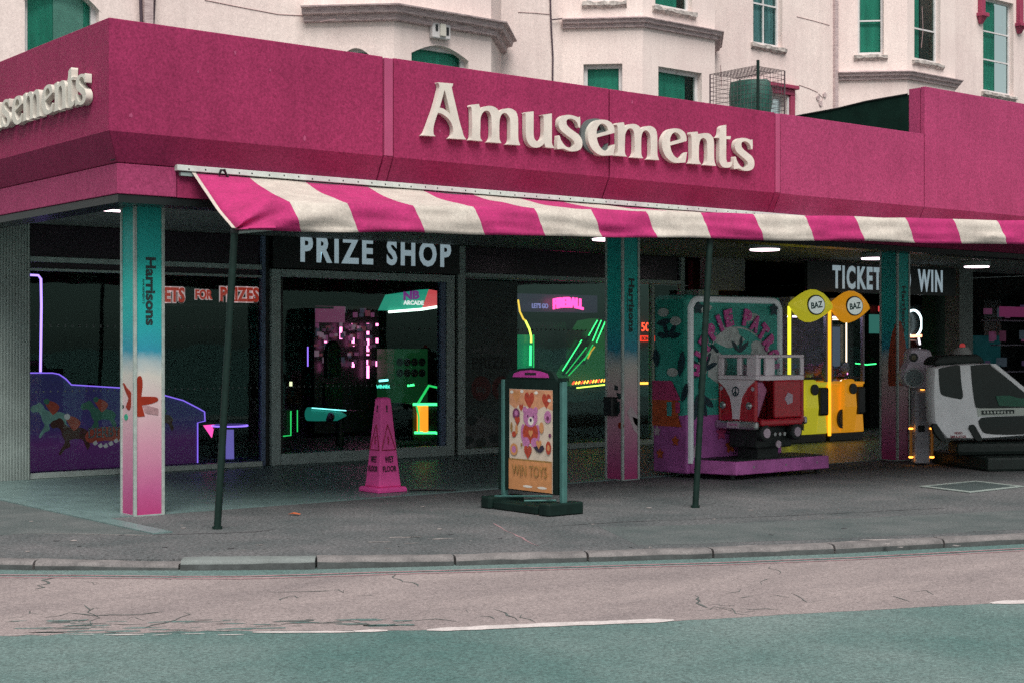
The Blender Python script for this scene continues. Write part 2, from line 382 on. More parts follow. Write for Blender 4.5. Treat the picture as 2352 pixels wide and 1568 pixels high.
for i in range(46):
    x, y = g2(random.uniform(30, 2300), random.uniform(1160, 1268)); r = random.uniform(.008, .028)
    a = [(x+r*random.uniform(.6,1.6)*math.cos(k*1.05), y+r*random.uniform(.6,1.4)*math.sin(k*1.05), .003) for k in range(6)]
    mb = MB(); mb.add(a, [(0,1,2,3,4,5)]); mb.build('gum_spot', random.choice([M['dirtpale'], M['crackpave'], M['dirtpale']]), pavement)
for px, py, w in ((930,1232,.16), (1010,1236,.12), (870,1243,.10), (945,1246,.07), (2020,1238,.2), (1960,1242,.12), (560,1262,.06), (600,1250,.05), (890,1258,.05)):
    x, y = g2(px, py); mb = MB(); n = 12
    mb.add([(x+w*random.uniform(.6,1.1)*math.cos(k*2*math.pi/n)*.9, y-w*.4*math.cos(k*2*math.pi/n)+w*.22*random.uniform(.3,1)*math.sin(k*2*math.pi/n), .0026) for k in range(n)], [tuple(range(n))]); mb.build('scuff_mark', M['dirtpale'], pavement)

# kerb: one stone after another
kerb = struct(MB().box(-.01,.01,-.01,.01,-.15,-.14).build('kerb', M['kerb']))
def kstone(a, b, za, zb, m, w=.15, shift=0.0):
    a, b = Vector(a), Vector(b); t = (b-a).normalized(); n = Vector((t.y, -t.x)); g = .009
    a = a+t*g+n*shift; b = b-t*g+n*shift; mb = MB(); prof = [(0,-.14),(0,-.030),(-.012,-.010),(-.032,0),(-w,0),(-w,-.14)]
    N = 6; rings = []
    for k in range(N+1):
        p = a.lerp(b, k/N); dz = za+(zb-za)*k/N
        j = lambda: random.uniform(-.004, .004)
        rings.append([Vector((p.x+n.x*q[0], p.y+n.y*q[0], q[1]+dz+(j() if q[1] > -.1 else 0))) for q in prof])
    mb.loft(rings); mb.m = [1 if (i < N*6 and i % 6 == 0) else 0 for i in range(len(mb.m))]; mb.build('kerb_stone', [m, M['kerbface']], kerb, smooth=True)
joints = [(2.15,12.9),(2.55,12.0),(3.1,11.2),(3.98,10.3),(4.77,9.66),(5.54,9.11),(6.40,8.64),(7.26,8.19),(8.10,7.75),(8.99,7.35)]
zz = [.004,.004,.004,.004,-.014,.018,.004,.004,.006,.006,.008]
for i in range(len(joints)-1):
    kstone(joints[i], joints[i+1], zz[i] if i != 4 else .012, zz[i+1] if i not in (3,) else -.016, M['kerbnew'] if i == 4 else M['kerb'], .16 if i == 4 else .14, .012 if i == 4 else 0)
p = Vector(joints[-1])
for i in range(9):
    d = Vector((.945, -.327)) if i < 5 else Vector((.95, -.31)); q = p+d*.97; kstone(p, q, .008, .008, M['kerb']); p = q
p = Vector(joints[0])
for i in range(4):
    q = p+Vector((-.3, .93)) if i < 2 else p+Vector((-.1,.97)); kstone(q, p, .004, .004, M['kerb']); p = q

# pale lane between the twin lines and the dashed white line
lane_in = toroad(KM, .335)
WL = [(-1.5,10.7),(.2,9.75),(1.6,8.87),(2.95,8.12),(4.03,7.38),(4.65,6.91),(4.83,6.78),(6.08,6.13),(8.0,5.34),(9.2,4.92),(14,3.35),(22,.9)]
def ragged(path, step, j):
    p = resample(path, step); o = []
    for i, q in enumerate(p):
        n1 = noise.noise(Vector((q[0]*2.1, q[1]*2.1, 3))); n2 = noise.noise(Vector((q[0]*9, q[1]*9, 7)))
        lj = j*(3.2 if q[0] < 4.2 else 1); o.append((q[0]+.5*(n1*.6+n2*.5)*lj, q[1]+.85*(n1*.6+n2*.5)*lj))
    return o
outer = ragged(WL, .05, .035)
inner = [p for p in lane_in if p[0] > 1.9]
inner = [(-1.2, 14.5), (.6, 13.6)]+inner+[(23,2.7)]
bm = bmesh.new(); bm.faces.new([bm.verts.new((x, y, ROADZ+.0008)) for x, y in inner+outer[::-1]]); bmesh.ops.triangulate(bm, faces=bm.faces); bmesh.ops.recalc_face_normals(bm, faces=bm.faces)
me = bpy.data.meshes.new('lane'); bm.to_mesh(me); bm.free(); me.materials.append(M['lane'])
for p in me.polygons:
    if p.normal.z < 0: p.flip()
lane = bpy.data.objects.new('lane', me); COL.objects.link(lane); struct(lane)
def wob(path):
    o = []
    for x, y in path:
        k = math.exp(-((x-4.9)/.42)**2); o.append((x-.10*k*.5, y-.10*k*.85))
    return o
for d0, d1 in ((.205,.24),(.308,.345)):
    a = wob(toroad(KM, d0)); b = wob(toroad(KM, d1)); strip('painted_line', a, b, ROADZ+.0036, M['linepink'], road)
def dash(pts, w, name='lane_dash', holes=0.0):
    pts = resample(pts, .04); A, B = [], []
    for i, p in enumerate(pts):
        e = min(i, len(pts)-1-i); k = min(1, .35+e*.25)
        A.append((p[0]+.5*w*k*(1+.4*noise.noise(Vector((p[0]*8,p[1]*8,1)))), p[1]+.85*w*k*(1+.35*noise.noise(Vector((p[0]*8,p[1]*8,1))))))
        B.append((p[0]-.5*w*k*(1+.4*noise.noise(Vector((p[0]*8,p[1]*8,5)))), p[1]-.85*w*k*(1+.35*noise.noise(Vector((p[0]*8,p[1]*8,5))))))
    return strip(name, A, B, ROADZ+.0036, M['linewhite'], road)
dash([g2(980,1446,ROADZ), g2(1250,1434,ROADZ), g2(1548,1423,ROADZ)], .055)
dash([g2(812,1449,ROADZ), g2(890,1447,ROADZ)], .048)
dash([g2(580,1451,ROADZ), g2(815,1450,ROADZ)], .024)
dash([g2(2276,1384,ROADZ), g2(2560,1372,ROADZ)], .06)
for a, b in ((10,60),(85,120),(150,215),(240,330),(350,395),(415,470),(500,560)):
    dash([g2(a,1459-random.uniform(0,4),ROADZ), g2(b,1457-random.uniform(0,4),ROADZ)], random.uniform(.006,.012))
def rcrack(pts, w=.012): crackline([g2(x, y, ROADZ) for x, y in pts], w, M['crack'], ROADZ+.0030, 'road_crack', road, .035, .07)
for c in ([(120,1318),(105,1335),(85,1352)], [(205,1388),(210,1410),(222,1418),(218,1432)], [(110,1418),(160,1408),(220,1412),(320,1408),(380,1405)], [(430,1404),(425,1416),(390,1430),(330,1440)],
          [(100,1440),(190,1436),(250,1430),(330,1432)], [(402,1318),(396,1330)], [(892,1312),(920,1330),(970,1345)], [(1130,1398),(1165,1412),(1180,1425)], [(1190,1410),(1230,1428)], [(1100,1412),(1140,1420)],
          [(1590,1366),(1618,1388),(1650,1400)], [(1600,1402),(1640,1392),(1680,1404),(1760,1400)], [(1660,1392),(1710,1412)], [(1700,1398),(1790,1398)], [(2040,1368),(2080,1380)], [(1760,1300),(1790,1310),(1800,1318)],
          [(20,1420),(60,1416)], [(620,1360),(760,1356)], [(900,1430),(1000,1420),(1060,1426)], [(560,1438),(700,1430),(800,1425),(860,1432)]):
    rcrack(c, random.uniform(.004, .009))
for i in range(16):
    px = random.choice([random.uniform(40, 520), random.uniform(600, 1250), random.uniform(1550, 2200)]); py = random.uniform(1330, 1436 - .03*px); pts_ = [(px, py)]
    for k in range(random.randint(2, 5)): pts_.append((pts_[-1][0]+random.uniform(4, 26), min(pts_[-1][1]+random.uniform(-7, 8), 1440-.03*px)))
    rcrack(pts_, random.uniform(.0025, .006))
for i in range(70):
    px = random.gauss(260, 190); py = 1438+random.uniform(-16, 14)
    if px < 2: continue
    if i > 50: px, py = random.gauss(780, 110), 1430+random.uniform(-10, 8)
    x, y = g2(px, py, ROADZ); r = random.uniform(.03, .12); n = 9
    mb = MB(); mb.add([(x+r*random.uniform(.5,1.2)*math.cos(k*2*math.pi/n), y-.55*r*math.cos(k*2*math.pi/n)+.30*r*random.uniform(.3,1)*math.sin(k*2*math.pi/n), ROADZ+.0012+i*.00002) for k in range(n)], [tuple(range(n))])
    mb.build('tar_patch', M['crack'] if i % 3 == 0 else M['road'], road)

# arcade floor: large tiles with fine joints
floor = struct(MB().box(5.40,40,12.46,26,-.03,-.004).build('arcade_floor', M['crackpave']))
tile = None
for i in range(16):
    for j in range(5):
        x0 = 5.48+i*.9; y0 = 12.48+j*.86
        if tile is None:
            tm = MB().box(0,.895,0,.855,-.02,.010).build('floor_tile', M['tiles'], floor); tile = tm; tm.location = (x0, y0, 0); continue
        o = tile.copy(); COL.objects.link(o); o.location = (x0, y0, 0)
mb = MB(); mb.box(19.9,40,12.48,26,-.02,.008); mb.box(5.48,19.88,16.79,26,-.02,.008); mb.build('floor_slab', M['tiles'], floor)
mb = MB(); mb.box(5.30,5.47,11.2,26,-.02,.011); mb.build('floor_edging', M['tiles'], floor)

# manhole cover
t = thing('manhole_cover', 'dark iron inspection cover set in pavement at right', 'manhole cover', (13.9,9.5,0))
mc = [atZ(2128,1117), atZ(2240,1106), atZ(2335,1117), atZ(2228,1129)]
cc = sum(mc, Vector())/4
MB().prism([p+Vector((0,0,.005)) for p in mc], (0,0,.006)).build('cover_plate', M['iron'], t)
for k in range(4):
    a, b = mc[k], mc[(k+1)%4]; oa, ob = cc+(a-cc)*1.16, cc+(b-cc)*1.16
    MB().prism([a*1+Vector((0,0,.005)), b+Vector((0,0,.005)), ob+Vector((0,0,.005)), oa+Vector((0,0,.005))], (0,0,.008)).build('cover_frame', M['alulight'], t)
x, y = g2(677,1182)
mb = MB(); mb.add([(x-.05,y+.04,.012),(x,y+.01,.03),(x+.05,y-.03,.015),(x+.02,y-.05,.012),(x-.03,y-.01,.022)], [(0,1,2),(0,2,3),(0,3,4)])
tag(mb.build('fallen_leaf', mat('orange_leaf', (.42,.10,.03), .7)), 'small orange leaf lying on the grey pavement', 'leaf')

# ------------------------------------------------------------------ single-storey arcade building (fascia, soffit, roof)
FY, FX = 11.79, 5.19                     # planes of the front and side fascia
arc = thing('amusement_arcade', 'single storey pink amusement arcade with deep fascia wrapping the street corner', 'building', (FX, FY, 0))
PROF = [(0,4.20),(0,3.27),(.126,3.03),(.20,3.03),(.07,3.27),(.07,4.20)]
def fpanel(x0, x1, name, m, top=4.20, dy=0, mitre=False, prof=None):
    pr = [(a+dy, top if z > 4 else z) for a, z in (prof or PROF)]
    r0 = [Vector((x0+(a if mitre else 0), FY+a, z)) for a, z in pr]; r1 = [Vector((x1, FY+a, z)) for a, z in pr]
    return MB().loft([r0, r1]).build(name, m, arc, bev=.006)
g = .006
fpanel(FX, 7.895, 'fascia_panel', M['pink'], mitre=True)
UPR = [(0,4.20),(0,3.272),(.06,3.272),(.06,4.20)]; LWR = [(0,3.268),(.126,3.032),(.18,3.032),(.06,3.268)]
fpanel(7.905, 8.000, 'cover_strip', M['pinkstrip'], 4.19, -.014, prof=UPR); fpanel(7.905, 8.000, 'cover_strip', M['pink'], 4.19, -.014, prof=LWR)  # lower length in darker pink: shade on the splay put into the colour
fpanel(8.016, 10.745, 'fascia_panel', M['pink'])
fpanel(10.764, 13.345, 'fascia_panel', M['pink'])
fpanel(13.350, 13.424, 'cover_strip', M['pinkstrip'], 4.19, -.014, prof=UPR); fpanel(13.350, 13.424, 'cover_strip', M['pink'], 4.19, -.014, prof=LWR)  # same darker pink on the splay, carrying its shade
fpanel(13.448, 16.182, 'fascia_panel', M['pink2'])
o = fpanel(16.202, 19.6, 'tall_fascia_panel', M['pink2'], 4.81)
fpanel(19.61, 23.0, 'tall_fascia_panel', M['pink2'], 4.81)
fpanel(23.01, 27.0, 'tall_fascia_panel', M['pink2'], 4.81)
MB().box(5.3,27,FY+.135,FY+.22,3.05,4.12).build('fascia_backing', M['groove'], arc)
# side street fascia
r0 = [Vector((FX+a, FY+a, z)) for a, z in PROF]; r1 = [Vector((FX+a, 18.3, z)) for a, z in PROF]
MB().loft([r0, r1]).build('side_fascia_panel', M['pink'], arc, bev=.006)
# lower band under the splay
mb = MB(); mb.loft([[Vector(p) for p in ((5.32,11.92,2.77),(5.32,11.92,3.025),(5.50,12.10,3.025),(5.50,12.10,2.77))], [Vector(p) for p in ((5.86,11.92,2.77),(5.86,11.92,3.025),(5.86,12.10,3.025),(5.86,12.10,2.77))]])
mb.build('lower_band', M['pink2'], arc, bev=.005)
mb = MB(); mb.box(5.868,27,11.924,12.10,2.77,3.02); mb.build('lower_band', M['pink'], arc)
mb = MB(); mb.loft([[Vector(p) for p in ((5.32,11.92,2.77),(5.32,11.92,3.025),(5.50,12.10,3.025),(5.50,12.10,2.77))], [Vector(p) for p in ((5.32,18.3,2.77),(5.32,18.3,3.025),(5.50,18.3,3.025),(5.50,18.3,2.77))]])
mb.build('lower_band', M['pink2'], arc, bev=.005)
MB().box(5.335,27,11.935,12.22,2.70,2.765).build('soffit_beam', M['black'], arc)
MB().box(5.335,5.6,12.225,18.3,2.70,2.765).build('soffit_beam', M['black'], arc)
for k in range(30):
    y0 = 12.24+k*.145; MB().box(5.62,29,y0,y0+.137,2.86+.004*(k%2),2.875).build('soffit_slat', M['soffit'], arc)
MB().box(5.4,30,11.95,26,2.90,3.0).build('ceiling_deck', M['black'], arc)
MB().box(5.27,16.2,11.9,18.35,3.94,4.02).build('roof_deck', M['roof'], arc)
# raised roof section at the right: pink return and felt-covered flank
MB().box(16.20,16.26,FY+.078,12.035,4.01,4.805).build('parapet_return', M['pink2'], arc)
mb = MB(); mb.prism([(16.205,12.04,4.0),(16.205,18.3,4.0),(16.205,18.3,4.5),(16.205,13.8,4.675),(16.205,13.2,4.69),(16.205,12.7,4.725),(16.205,12.04,4.735)], (.05,0,0)); mb.build('felt_flank', M['felt'], arc)
MB().box(16.26,27,12.05,18.3,4.45,4.5).build('roof_deck', M['roof'], arc)
MB().tube([(16.2,12.06,4.745),(16.2,12.7,4.735),(16.2,13.2,4.70),(16.2,13.8,4.685),(16.2,18.2,4.51)], .012, 6).build('felt_edge', M['black'], arc)
# fine fixings and scuffs on the paint
for px, py in ((455,165),(620,160),(540,120),(1010,300),(990,310),(870,280),(1452,235),(700,318),(300,265),(1895,300)):
    p = atY(px, py, FY); r = random.uniform(.008,.022); n = 7
    MB().add([(p.x+r*random.uniform(.4,1)*math.cos(k*.9), FY-.0022, p.z+r*1.5*random.uniform(.4,1)*math.sin(k*.9)) for k in range(n)], [tuple(range(n))]).build('paint_chip', M['pinkstrip'], arc)

# ------------------------------------------------------------------ raised letters of the fascia sign
Z1 = lambda x, y: (1000+x/5.2267, 180+y/5.2267); Z2 = lambda x, y: (1420+x/5.2267, 250+y/5.2267)
K = 2352/2500
def trace(pts, Zf):
    o = []
    for x, y in pts:
        sx, sy = Zf(x, y); p = atY(sx*K, sy*K, FY-.06); o.append(Vector((p.x, p.z)))
    return o
gA = trace([(360,108),(555,125),(550,150),(538,170),(545,215),(570,320),(600,450),(640,620),(670,720),(690,790),(722,838),(510,825),(535,800),(552,770),(556,720),(545,660),(515,600),(470,550),(410,510),(362,497),(335,570),(310,660),(303,720),(308,770),(330,798),(160,785),(190,760),(215,710),(260,590),(310,450),(350,310),(372,220),(382,170),(372,130)], Z1)
gAh = trace([(446,205),(415,320),(383,432),(430,445),(480,478),(522,520),(505,440),(475,310)], Z1)
gm = trace([(785,395),(885,385),(900,440),(903,468),(930,432),(985,412),(1050,412),(1110,440),(1147,490),(1170,465),(1215,445),(1270,440),(1320,455),(1360,490),(1380,550),(1385,650),(1385,780),(1390,850),(1412,912),(1240,900),(1265,885),(1282,850),(1285,780),(1285,620),(1275,560),(1250,520),(1220,500),(1190,505),(1165,535),(1150,580),(1145,650),(1145,780),(1150,840),(1172,885),(1000,872),(1025,850),(1045,800),(1048,700),(1045,580),(1035,520),(1010,480),(980,470),(950,480),(920,520),(905,570),(903,650),(900,780),(908,830),(935,860),(765,845),(785,825),(795,790),(798,650),(795,480),(790,440),(775,415)], Z1)
gu = trace([(1472,492),(1582,478),(1582,600),(1582,760),(1590,820),(1615,855),(1650,862),(1685,840),(1705,800),(1712,740),(1712,600),(1710,545),(1692,524),(1815,505),(1815,640),(1815,850),(1820,900),(1850,950),(1735,938),(1720,885),(1690,915),(1650,938),(1600,942),(1550,925),(1510,880),(1490,820),(1482,740),(1482,560),(1480,520)], Z1)
gs = trace([(2175,548),(2178,620),(2175,690),(2155,680),(2140,630),(2105,590),(2060,572),(2020,580),(2000,605),(2005,650),(2040,690),(2100,735),(2160,780),(2195,835),(2205,890),(2195,940),(2160,975),(2100,990),(2040,985),(1990,965),(1950,955),(1885,965),(1885,880),(1895,785),(1915,790),(1930,840),(1960,890),(2000,930),(2050,942),(2090,930),(2105,900),(2095,860),(2060,825),(2000,780),(1940,730),(1910,690),(1900,640),(1910,580),(1940,545),(1990,527),(2050,525),(2110,540),(2145,552)], Z1)
ge = trace([(1340,492),(1335,430),(1310,380),(1265,345),(1210,332),(1150,335),(1095,360),(1055,410),(1032,470),(1027,540),(1040,620),(1075,690),(1125,740),(1185,768),(1250,770),(1325,765),(1335,700),(1345,632),(1310,655),(1290,685),(1255,710),(1220,710),(1180,680),(1150,630),(1135,580),(1130,550)], Z2)
geh = trace([(1128,510),(1130,460),(1150,410),(1180,382),(1215,385),(1245,410),(1262,450),(1265,470)], Z2)
gn = trace([(1395,378),(1480,372),(1490,432),(1510,405),(1560,392),(1620,395),(1660,425),(1685,480),(1690,560),(1690,680),(1695,750),(1715,810),(1565,798),(1590,775),(1603,730),(1605,640),(1600,520),(1585,470),(1555,450),(1525,465),(1505,505),(1497,570),(1495,680),(1500,745),(1525,790),(1375,778),(1395,750),(1405,700),(1405,560),(1402,440),(1390,405)], Z2)
gt = trace([(1845,285),(1845,430),(1905,430),(1898,470),(1845,465),(1845,600),(1845,720),(1852,755),(1875,770),(1900,765),(1925,755),(1912,810),(1880,830),(1830,832),(1790,815),(1765,775),(1758,720),(1758,560),(1758,455),(1715,450),(1745,430),(1762,390),(1770,320),(1800,295)], Z2)
def shift(gl, ref, to): d = trace([to], Z2)[0]-ref; return [p+d for p in gl]
ge1 = shift(ge, ge[0], (405,390)); geh1 = shift(geh, ge[0], (405,390))
gm2 = shift(gm, gm[0], (452,262)); gs2 = shift(gs, gs[0], (2180,472))
WORD = [('A', gA, gAh), ('m', gm, None), ('u', gu, None), ('s', gs, None), ('e', ge1, geh1), ('m', gm2, None), ('e', ge, geh), ('n', gn, None), ('t', gt, None), ('s', gs2, None)]
def letter3d(outline, hole, to3, parent, depth, name='letter', mfront=None):
    cu = bpy.data.curves.new('glyph', 'CURVE'); cu.dimensions = '2D'; cu.fill_mode = 'BOTH'
    for pts, cn in ((outline, 42), (hole, 42)):
        if not pts: continue
        q = smooth_outline(pts, 4, cn); sp = cu.splines.new('POLY'); sp.points.add(len(q)-1); sp.use_cyclic_u = True
        for i, p in enumerate(q): sp.points[i].co = (p.x, p.y, 0, 1)
    cu.extrude = .5
    o = bpy.data.objects.new('glyph', cu); COL.objects.link(o); dg = bpy.context.evaluated_depsgraph_get()
    me = bpy.data.meshes.new_from_object(o.evaluated_get(dg)); bpy.data.objects.remove(o); bpy.data.curves.remove(cu)
    for v in me.vertices: v.co = to3(v.co.x, v.co.y, (v.co.z+.5)*depth)
    me.name = name; me.materials.clear(); me.materials.append(mfront or M['letter'])
    ob = bpy.data.objects.new(name, me); COL.objects.link(ob); attach(ob, parent)
    b = ob.modifiers.new('Bevel', 'BEVEL'); b.width = .006; b.segments = 1; b.limit_method = 'ANGLE'; b.angle_limit = R(60)
    return ob
fs = thing('fascia_sign', 'cream serif raised letters reading Amusements on the long front fascia', 'sign', (gA[0].x, FY, gA[0].y))
for i, (ch, ol, ho) in enumerate(WORD):
    off_y = -.055 if i != 4 else -.075
    letter3d(ol, ho, lambda x, y, d, q=off_y: Vector((x, FY-.006+q*(d), y)), fs, 1.0)
    if i == 4:   # this letter's dark back box has slipped out of line
        letter3d([p+Vector((-.055,.012)) for p in ol], [p+Vector((-.055,.012)) for p in ho], lambda x, y, d: Vector((x, FY-.004+(-.03)*d+.03*0, y)), fs, 1.0, 'letter_back', M['letterback']).location.y = .0
ss = thing('side_fascia_sign', 'foreshortened cream raised letters on the side street fascia at left', 'sign', (FX, 12.1, 3.6))
rx = max(p.x for p in gs2); yr = atX(199, 200, FX-.06).y; zr = atX(196, 238, FX-.06).z; zb = min(p.y for p in gs2)
for ch, ol, ho in WORD:
    letter3d(ol, ho, lambda x, y, d: Vector((FX-.006-.060*d, yr+(rx-x)*.665, (y-zb)*.70+zr)), ss, 1.0)

# ------------------------------------------------------------------ awning
aw = thing('awning', 'pink and white striped canvas awning under the fascia', 'awning', (5.9,11.9,2.5))
BA, BU = Vector((5.95,11.04)), Vector((4.24,-1.28)).normalized()
bounds = [-.01,.45,.94,1.52,2.07,2.64,3.19,3.74,4.30,4.86,5.42,5.98,6.57,7.14,7.68,8.22,8.78,9.34,9.9,10.5,11.06,11.62,12.18,12.74,13.3,13.86,14.42,14.98,15.54,16.1]
def railx(s): return 6.02+s*1.062+.20*min(1, s/2)
def awp(s, v):
    """s metres along the front bar, v 0 rail -> 1 front edge -> 2 bottom of the valance"""
    q = min(1, max(0, s)/.32); drop = .228*q**.7+.012
    ztop = 2.442+drop+.010*s; f = BA+BU*s
    rx_, ry_ = railx(s), 11.885
    if v <= 1:
        x = rx_+(f.x-rx_)*v; y = ry_+(f.y-ry_)*v; z = 2.985+(ztop-2.985)*v
        z -= .035*math.sin(math.pi*v)*(.6+.4*noise.noise(Vector((s*1.3, v*2, 2))))
        z += .010*noise.noise(Vector((s*2.3, v*3, 5)))
        return Vector((x, y, z))
    w = v-1
    sh = BU*(.40*w*drop)+Vector((-BU.y, BU.x))*(-.02*w)
    fold = .034*noise.noise(Vector((s*1.9+w*1.0, w*2.6-s*1.1, 9)))*(1+1.5*math.exp(-s/.9))*min(1, w*1.6)+.012*noise.noise(Vector((s*5, w*5-s*2.5, 3)))*w
    fold += .045*math.exp(-s/.7)*math.sin(8*w+s*6)*w
    z = ztop-drop*w+.012*w*noise.noise(Vector((s*1.1, 0, 4)))
    r = .018*math.sin(math.pi*min(1, w*5)/2)
    return Vector((f.x+sh.x+(-BU.y)*-1*(fold+r)*-1*0+BU.y*(fold+r), f.y+sh.y-BU.x*(fold+r), z))
cl = MB(); vs_, fs_, ms_ = [], [], []
S_ = []
for i in range(len(bounds)-1):
    n = 7
    for k in range(n): S_.append((bounds[i]+(bounds[i+1]-bounds[i])*k/n, i % 2))
S_.append((bounds[-1], 0)); VV = [j/10 for j in range(11)]+[1+j/9 for j in range(1, 10)]
nv = len(VV)
for s, _ in S_: vs_ += [awp(s, v) for v in VV]
for a in range(len(S_)-1):
    for j in range(nv-1): fs_.append((a*nv+j, a*nv+j+1, (a+1)*nv+j+1, (a+1)*nv+j)); ms_.append(S_[a][1])
cl.add(vs_, fs_); cl.m = ms_
co = cl.build('canvas', [M['clothpink'], M['clothwhite']], aw, smooth=True)
sm = co.modifiers.new('Solidify', 'SOLIDIFY'); sm.thickness = .006
hp = [awp(-.01, v) for v in VV]
mb = MB()
for a, b in zip(hp[:-1], hp[1:]):
    w = Vector((.022,0,0)); mb.quad(a-w+Vector((-.005,-.006,.006)), a+w*.6+Vector((-.005,-.006,.006)), b+w*.6+Vector((-.005,-.006,.006)), b-w+Vector((-.005,-.006,.006)))
mb.build('side_hem', M['clothwhite'], aw)
rail = MB().box(5.84,24,11.862,11.922,2.995,3.045).build('mounting_rail', M['metalpale'], aw, bev=.004)
for k in range(66):
    x = 5.95+k*.155+random.uniform(-.02,.02); mb = MB().disc((x,11.8625,3.018+random.uniform(-.006,.006)), (0,-1,0), .0075, .003, 6); mb.build('rivet', M['black'], rail)
MB().box(5.88,24,11.880,11.918,2.955,2.985).build('roller_box', M['alu'], aw)
MB().tube([awp(s, 1)+Vector((0,.02,-.03)) for s in (0,2,4,6,8,10.4,13,16)], .016, 8).build('front_bar', M['alu'], aw)
mb = MB(); c0 = atY(510, 398, 11.84); mb.tube([c0+Vector((-.03,0,-.02)), c0+Vector((-.02,-.02,.025)), c0+Vector((.01,-.025,.03)), c0+Vector((.035,-.01,-.01)), c0+Vector((.06,0,-.03))], .011, 6); mb.build('hanging_hook', M['black'], aw)
for lab, a, b in (('dark green awning pole near the painted corner column', atZ(499,1213), (5.955,11.06,2.455)), ('dark green awning pole in front of the van ride', atZ(1597,1164), (10.2,9.79,2.63))):
    t = thing('awning_pole', lab, 'pole', a, 'awning poles')
    a = Vector(a); b = Vector(b)
    MB().tube([a, b], .030, 12).build('shaft', M['poledark'], t, smooth=True)
    MB().disc(a+Vector((0,0,.001)), (0,0,1), .042, .02, 14).build('foot_socket', M['poledark'], t)
    MB().disc(a.lerp(b, .985), (b-a), .036, .03, 12).build('cap', M['black'], t)

# ------------------------------------------------------------------ painted columns
M['col'] = ramp_z('column_beach_wrap', [(0,(.40,.035,.16)),(.22,(.44,.09,.24)),(.60,(.52,.24,.34)),(1.0,(.56,.43,.44)),(1.24,(.55,.54,.49)),(1.36,(.35,.45,.47)),(1.46,(.02,.27,.38)),(1.75,(.008,.40,.39)),(2.1,(.006,.50,.44)),(2.5,(.004,.40,.36)),(2.8,(.004,.30,.27))], .5)
M['starfish'] = mat('orange_red_starfish_print', (.26,.024,.010), .55, .12, 12, spec=.2)
M['print_dark'] = mat('dark_print_ink', (.012,.03,.03), .5)
M['print_green'] = mat('green_print_ink', (.02,.33,.20), .5)
M['surf'] = mat('surfboard_print', (.33,.055,.02), .5, .25, 7)
def column(cx, cy, w, d, label, kind):
    t = thing('column', label, 'column', (cx+w/2, cy+d/2, 0), 'painted columns along the arcade front')
    MB().box(cx,cx+w,cy,cy+d,0.0,2.86).build('shaft', M['col'], t)
    for x, y in ((cx,cy),(cx+w,cy),(cx,cy+d),(cx+w,cy+d)):
        MB().box(x-.014,x+.014,y-.014,y+.014,0.0,2.86).build('corner_trim', M['alulight'], t, bev=.003)
    MB().box(cx-.006,cx+w+.006,cy-.006,cy+d+.006,-.003,.012).build('base_plate', M['alu'], t)
    X, U = (1,0,0), (0,0,-1)
    text('lettering', 'Harrisons', M['print_dark'], t, (cx+w*.56, cy-.001, 1.98 if kind != 2 else 1.95), (0,0,-1), (1,0,0), w*.37, .60, .035, .002)
    text('lettering_small', 'AMUSEMENTS', M['print_dark'], t, (cx+w*.30, cy-.001, 1.98), (0,0,-1), (1,0,0), w*.07, .22, 0, .002)
    return t
c1 = column(5.722, 12.45, .265, .265, 'teal to pink painted square column with orange starfish at street corner', 1)
c2 = column(11.49, 12.38, .24, .265, 'teal to pink painted column between poster stand and van ride', 2)
c3 = column(16.27, 12.27, .24, .265, 'painted column with surfboard print beside the white simulator pod', 3)
def decal(name, pts, m, parent, plane, val, sm=True, lift=.0025):
    """flat print traced on a column face: pts are sight points, plane 'Y' or 'X'"""
    P = [(atY if plane == 'Y' else atX)(px, py, val) for px, py in pts]
    if sm:
        uv = [Vector((p.x if plane == 'Y' else p.y, p.z)) for p in P]; uv = smooth_outline(uv, 3, 70)
        P = [Vector((u.x, val, u.y)) if plane == 'Y' else Vector((val, u.x, u.y)) for u in uv]
    d = Vector((0,-1,0)) if plane == 'Y' else Vector((-1,0,0))
    return MB().prism([p+d*.0006 for p in P], d*lift).build(name, m, parent)
def zz8(x, y): return ((60+x/5.113)*K, (880+y/5.113)*K)
decal('starfish_print', [zz8(*p) for p in ((1378,330),(1395,240),(1415,195),(1440,183),(1462,205),(1472,270),(1468,350),(1455,440),(1540,440),(1640,445),(1668,468),(1655,500),(1560,535),(1465,550),(1480,610),(1500,685),(1410,690),(1390,640),(1380,560))], M['starfish'], c1, 'Y', 12.45)
decal('starfish_print', [zz8(*p) for p in ((1228,275),(1245,275),(1280,330),(1328,385),(1330,440),(1328,570),(1300,612),(1265,570),(1290,500),(1300,460),(1260,370))], M['starfish'], c1, 'X', 5.722)
decal('green_dot', [zz8(*p) for p in ((1268,655),(1290,680),(1290,715),(1270,738),(1248,715),(1246,680))], M['print_green'], c1, 'X', 5.722)
decal('dark_dot', [zz8(*p) for p in ((1222,540),(1242,555),(1240,580),(1222,588),(1206,575),(1206,552))], M['print_dark'], c1, 'X', 5.722)
decal('sand_shade', [zz8(*p) for p in ((1475,545),(1560,560),(1668,590),(1668,672),(1590,660),(1505,640))], M['linepink'], c1, 'Y', 12.45)
M['shellwhite'] = mat('pale_shell_print', (.50,.42,.44), .6)
decal('umbrella_print', [(1440,945),(1448,930),(1462,950),(1469,960),(1469,1000),(1455,985)], M['shellwhite'], c2, 'Y', 12.38, False)
decal('starfish_print', [(1452,955),(1466,962),(1468,978),(1458,972)], M['starfish'], c2, 'Y', 12.38)
decal('phone_print', [(1409,922),(1424,920),(1424,945),(1418,955),(1408,950)], M['print_dark'], c2, 'X', 11.49, False)
decal('dark_dot', [(1412,882),(1419,886),(1419,895),(1411,894)], M['print_dark'], c2, 'X', 11.49)
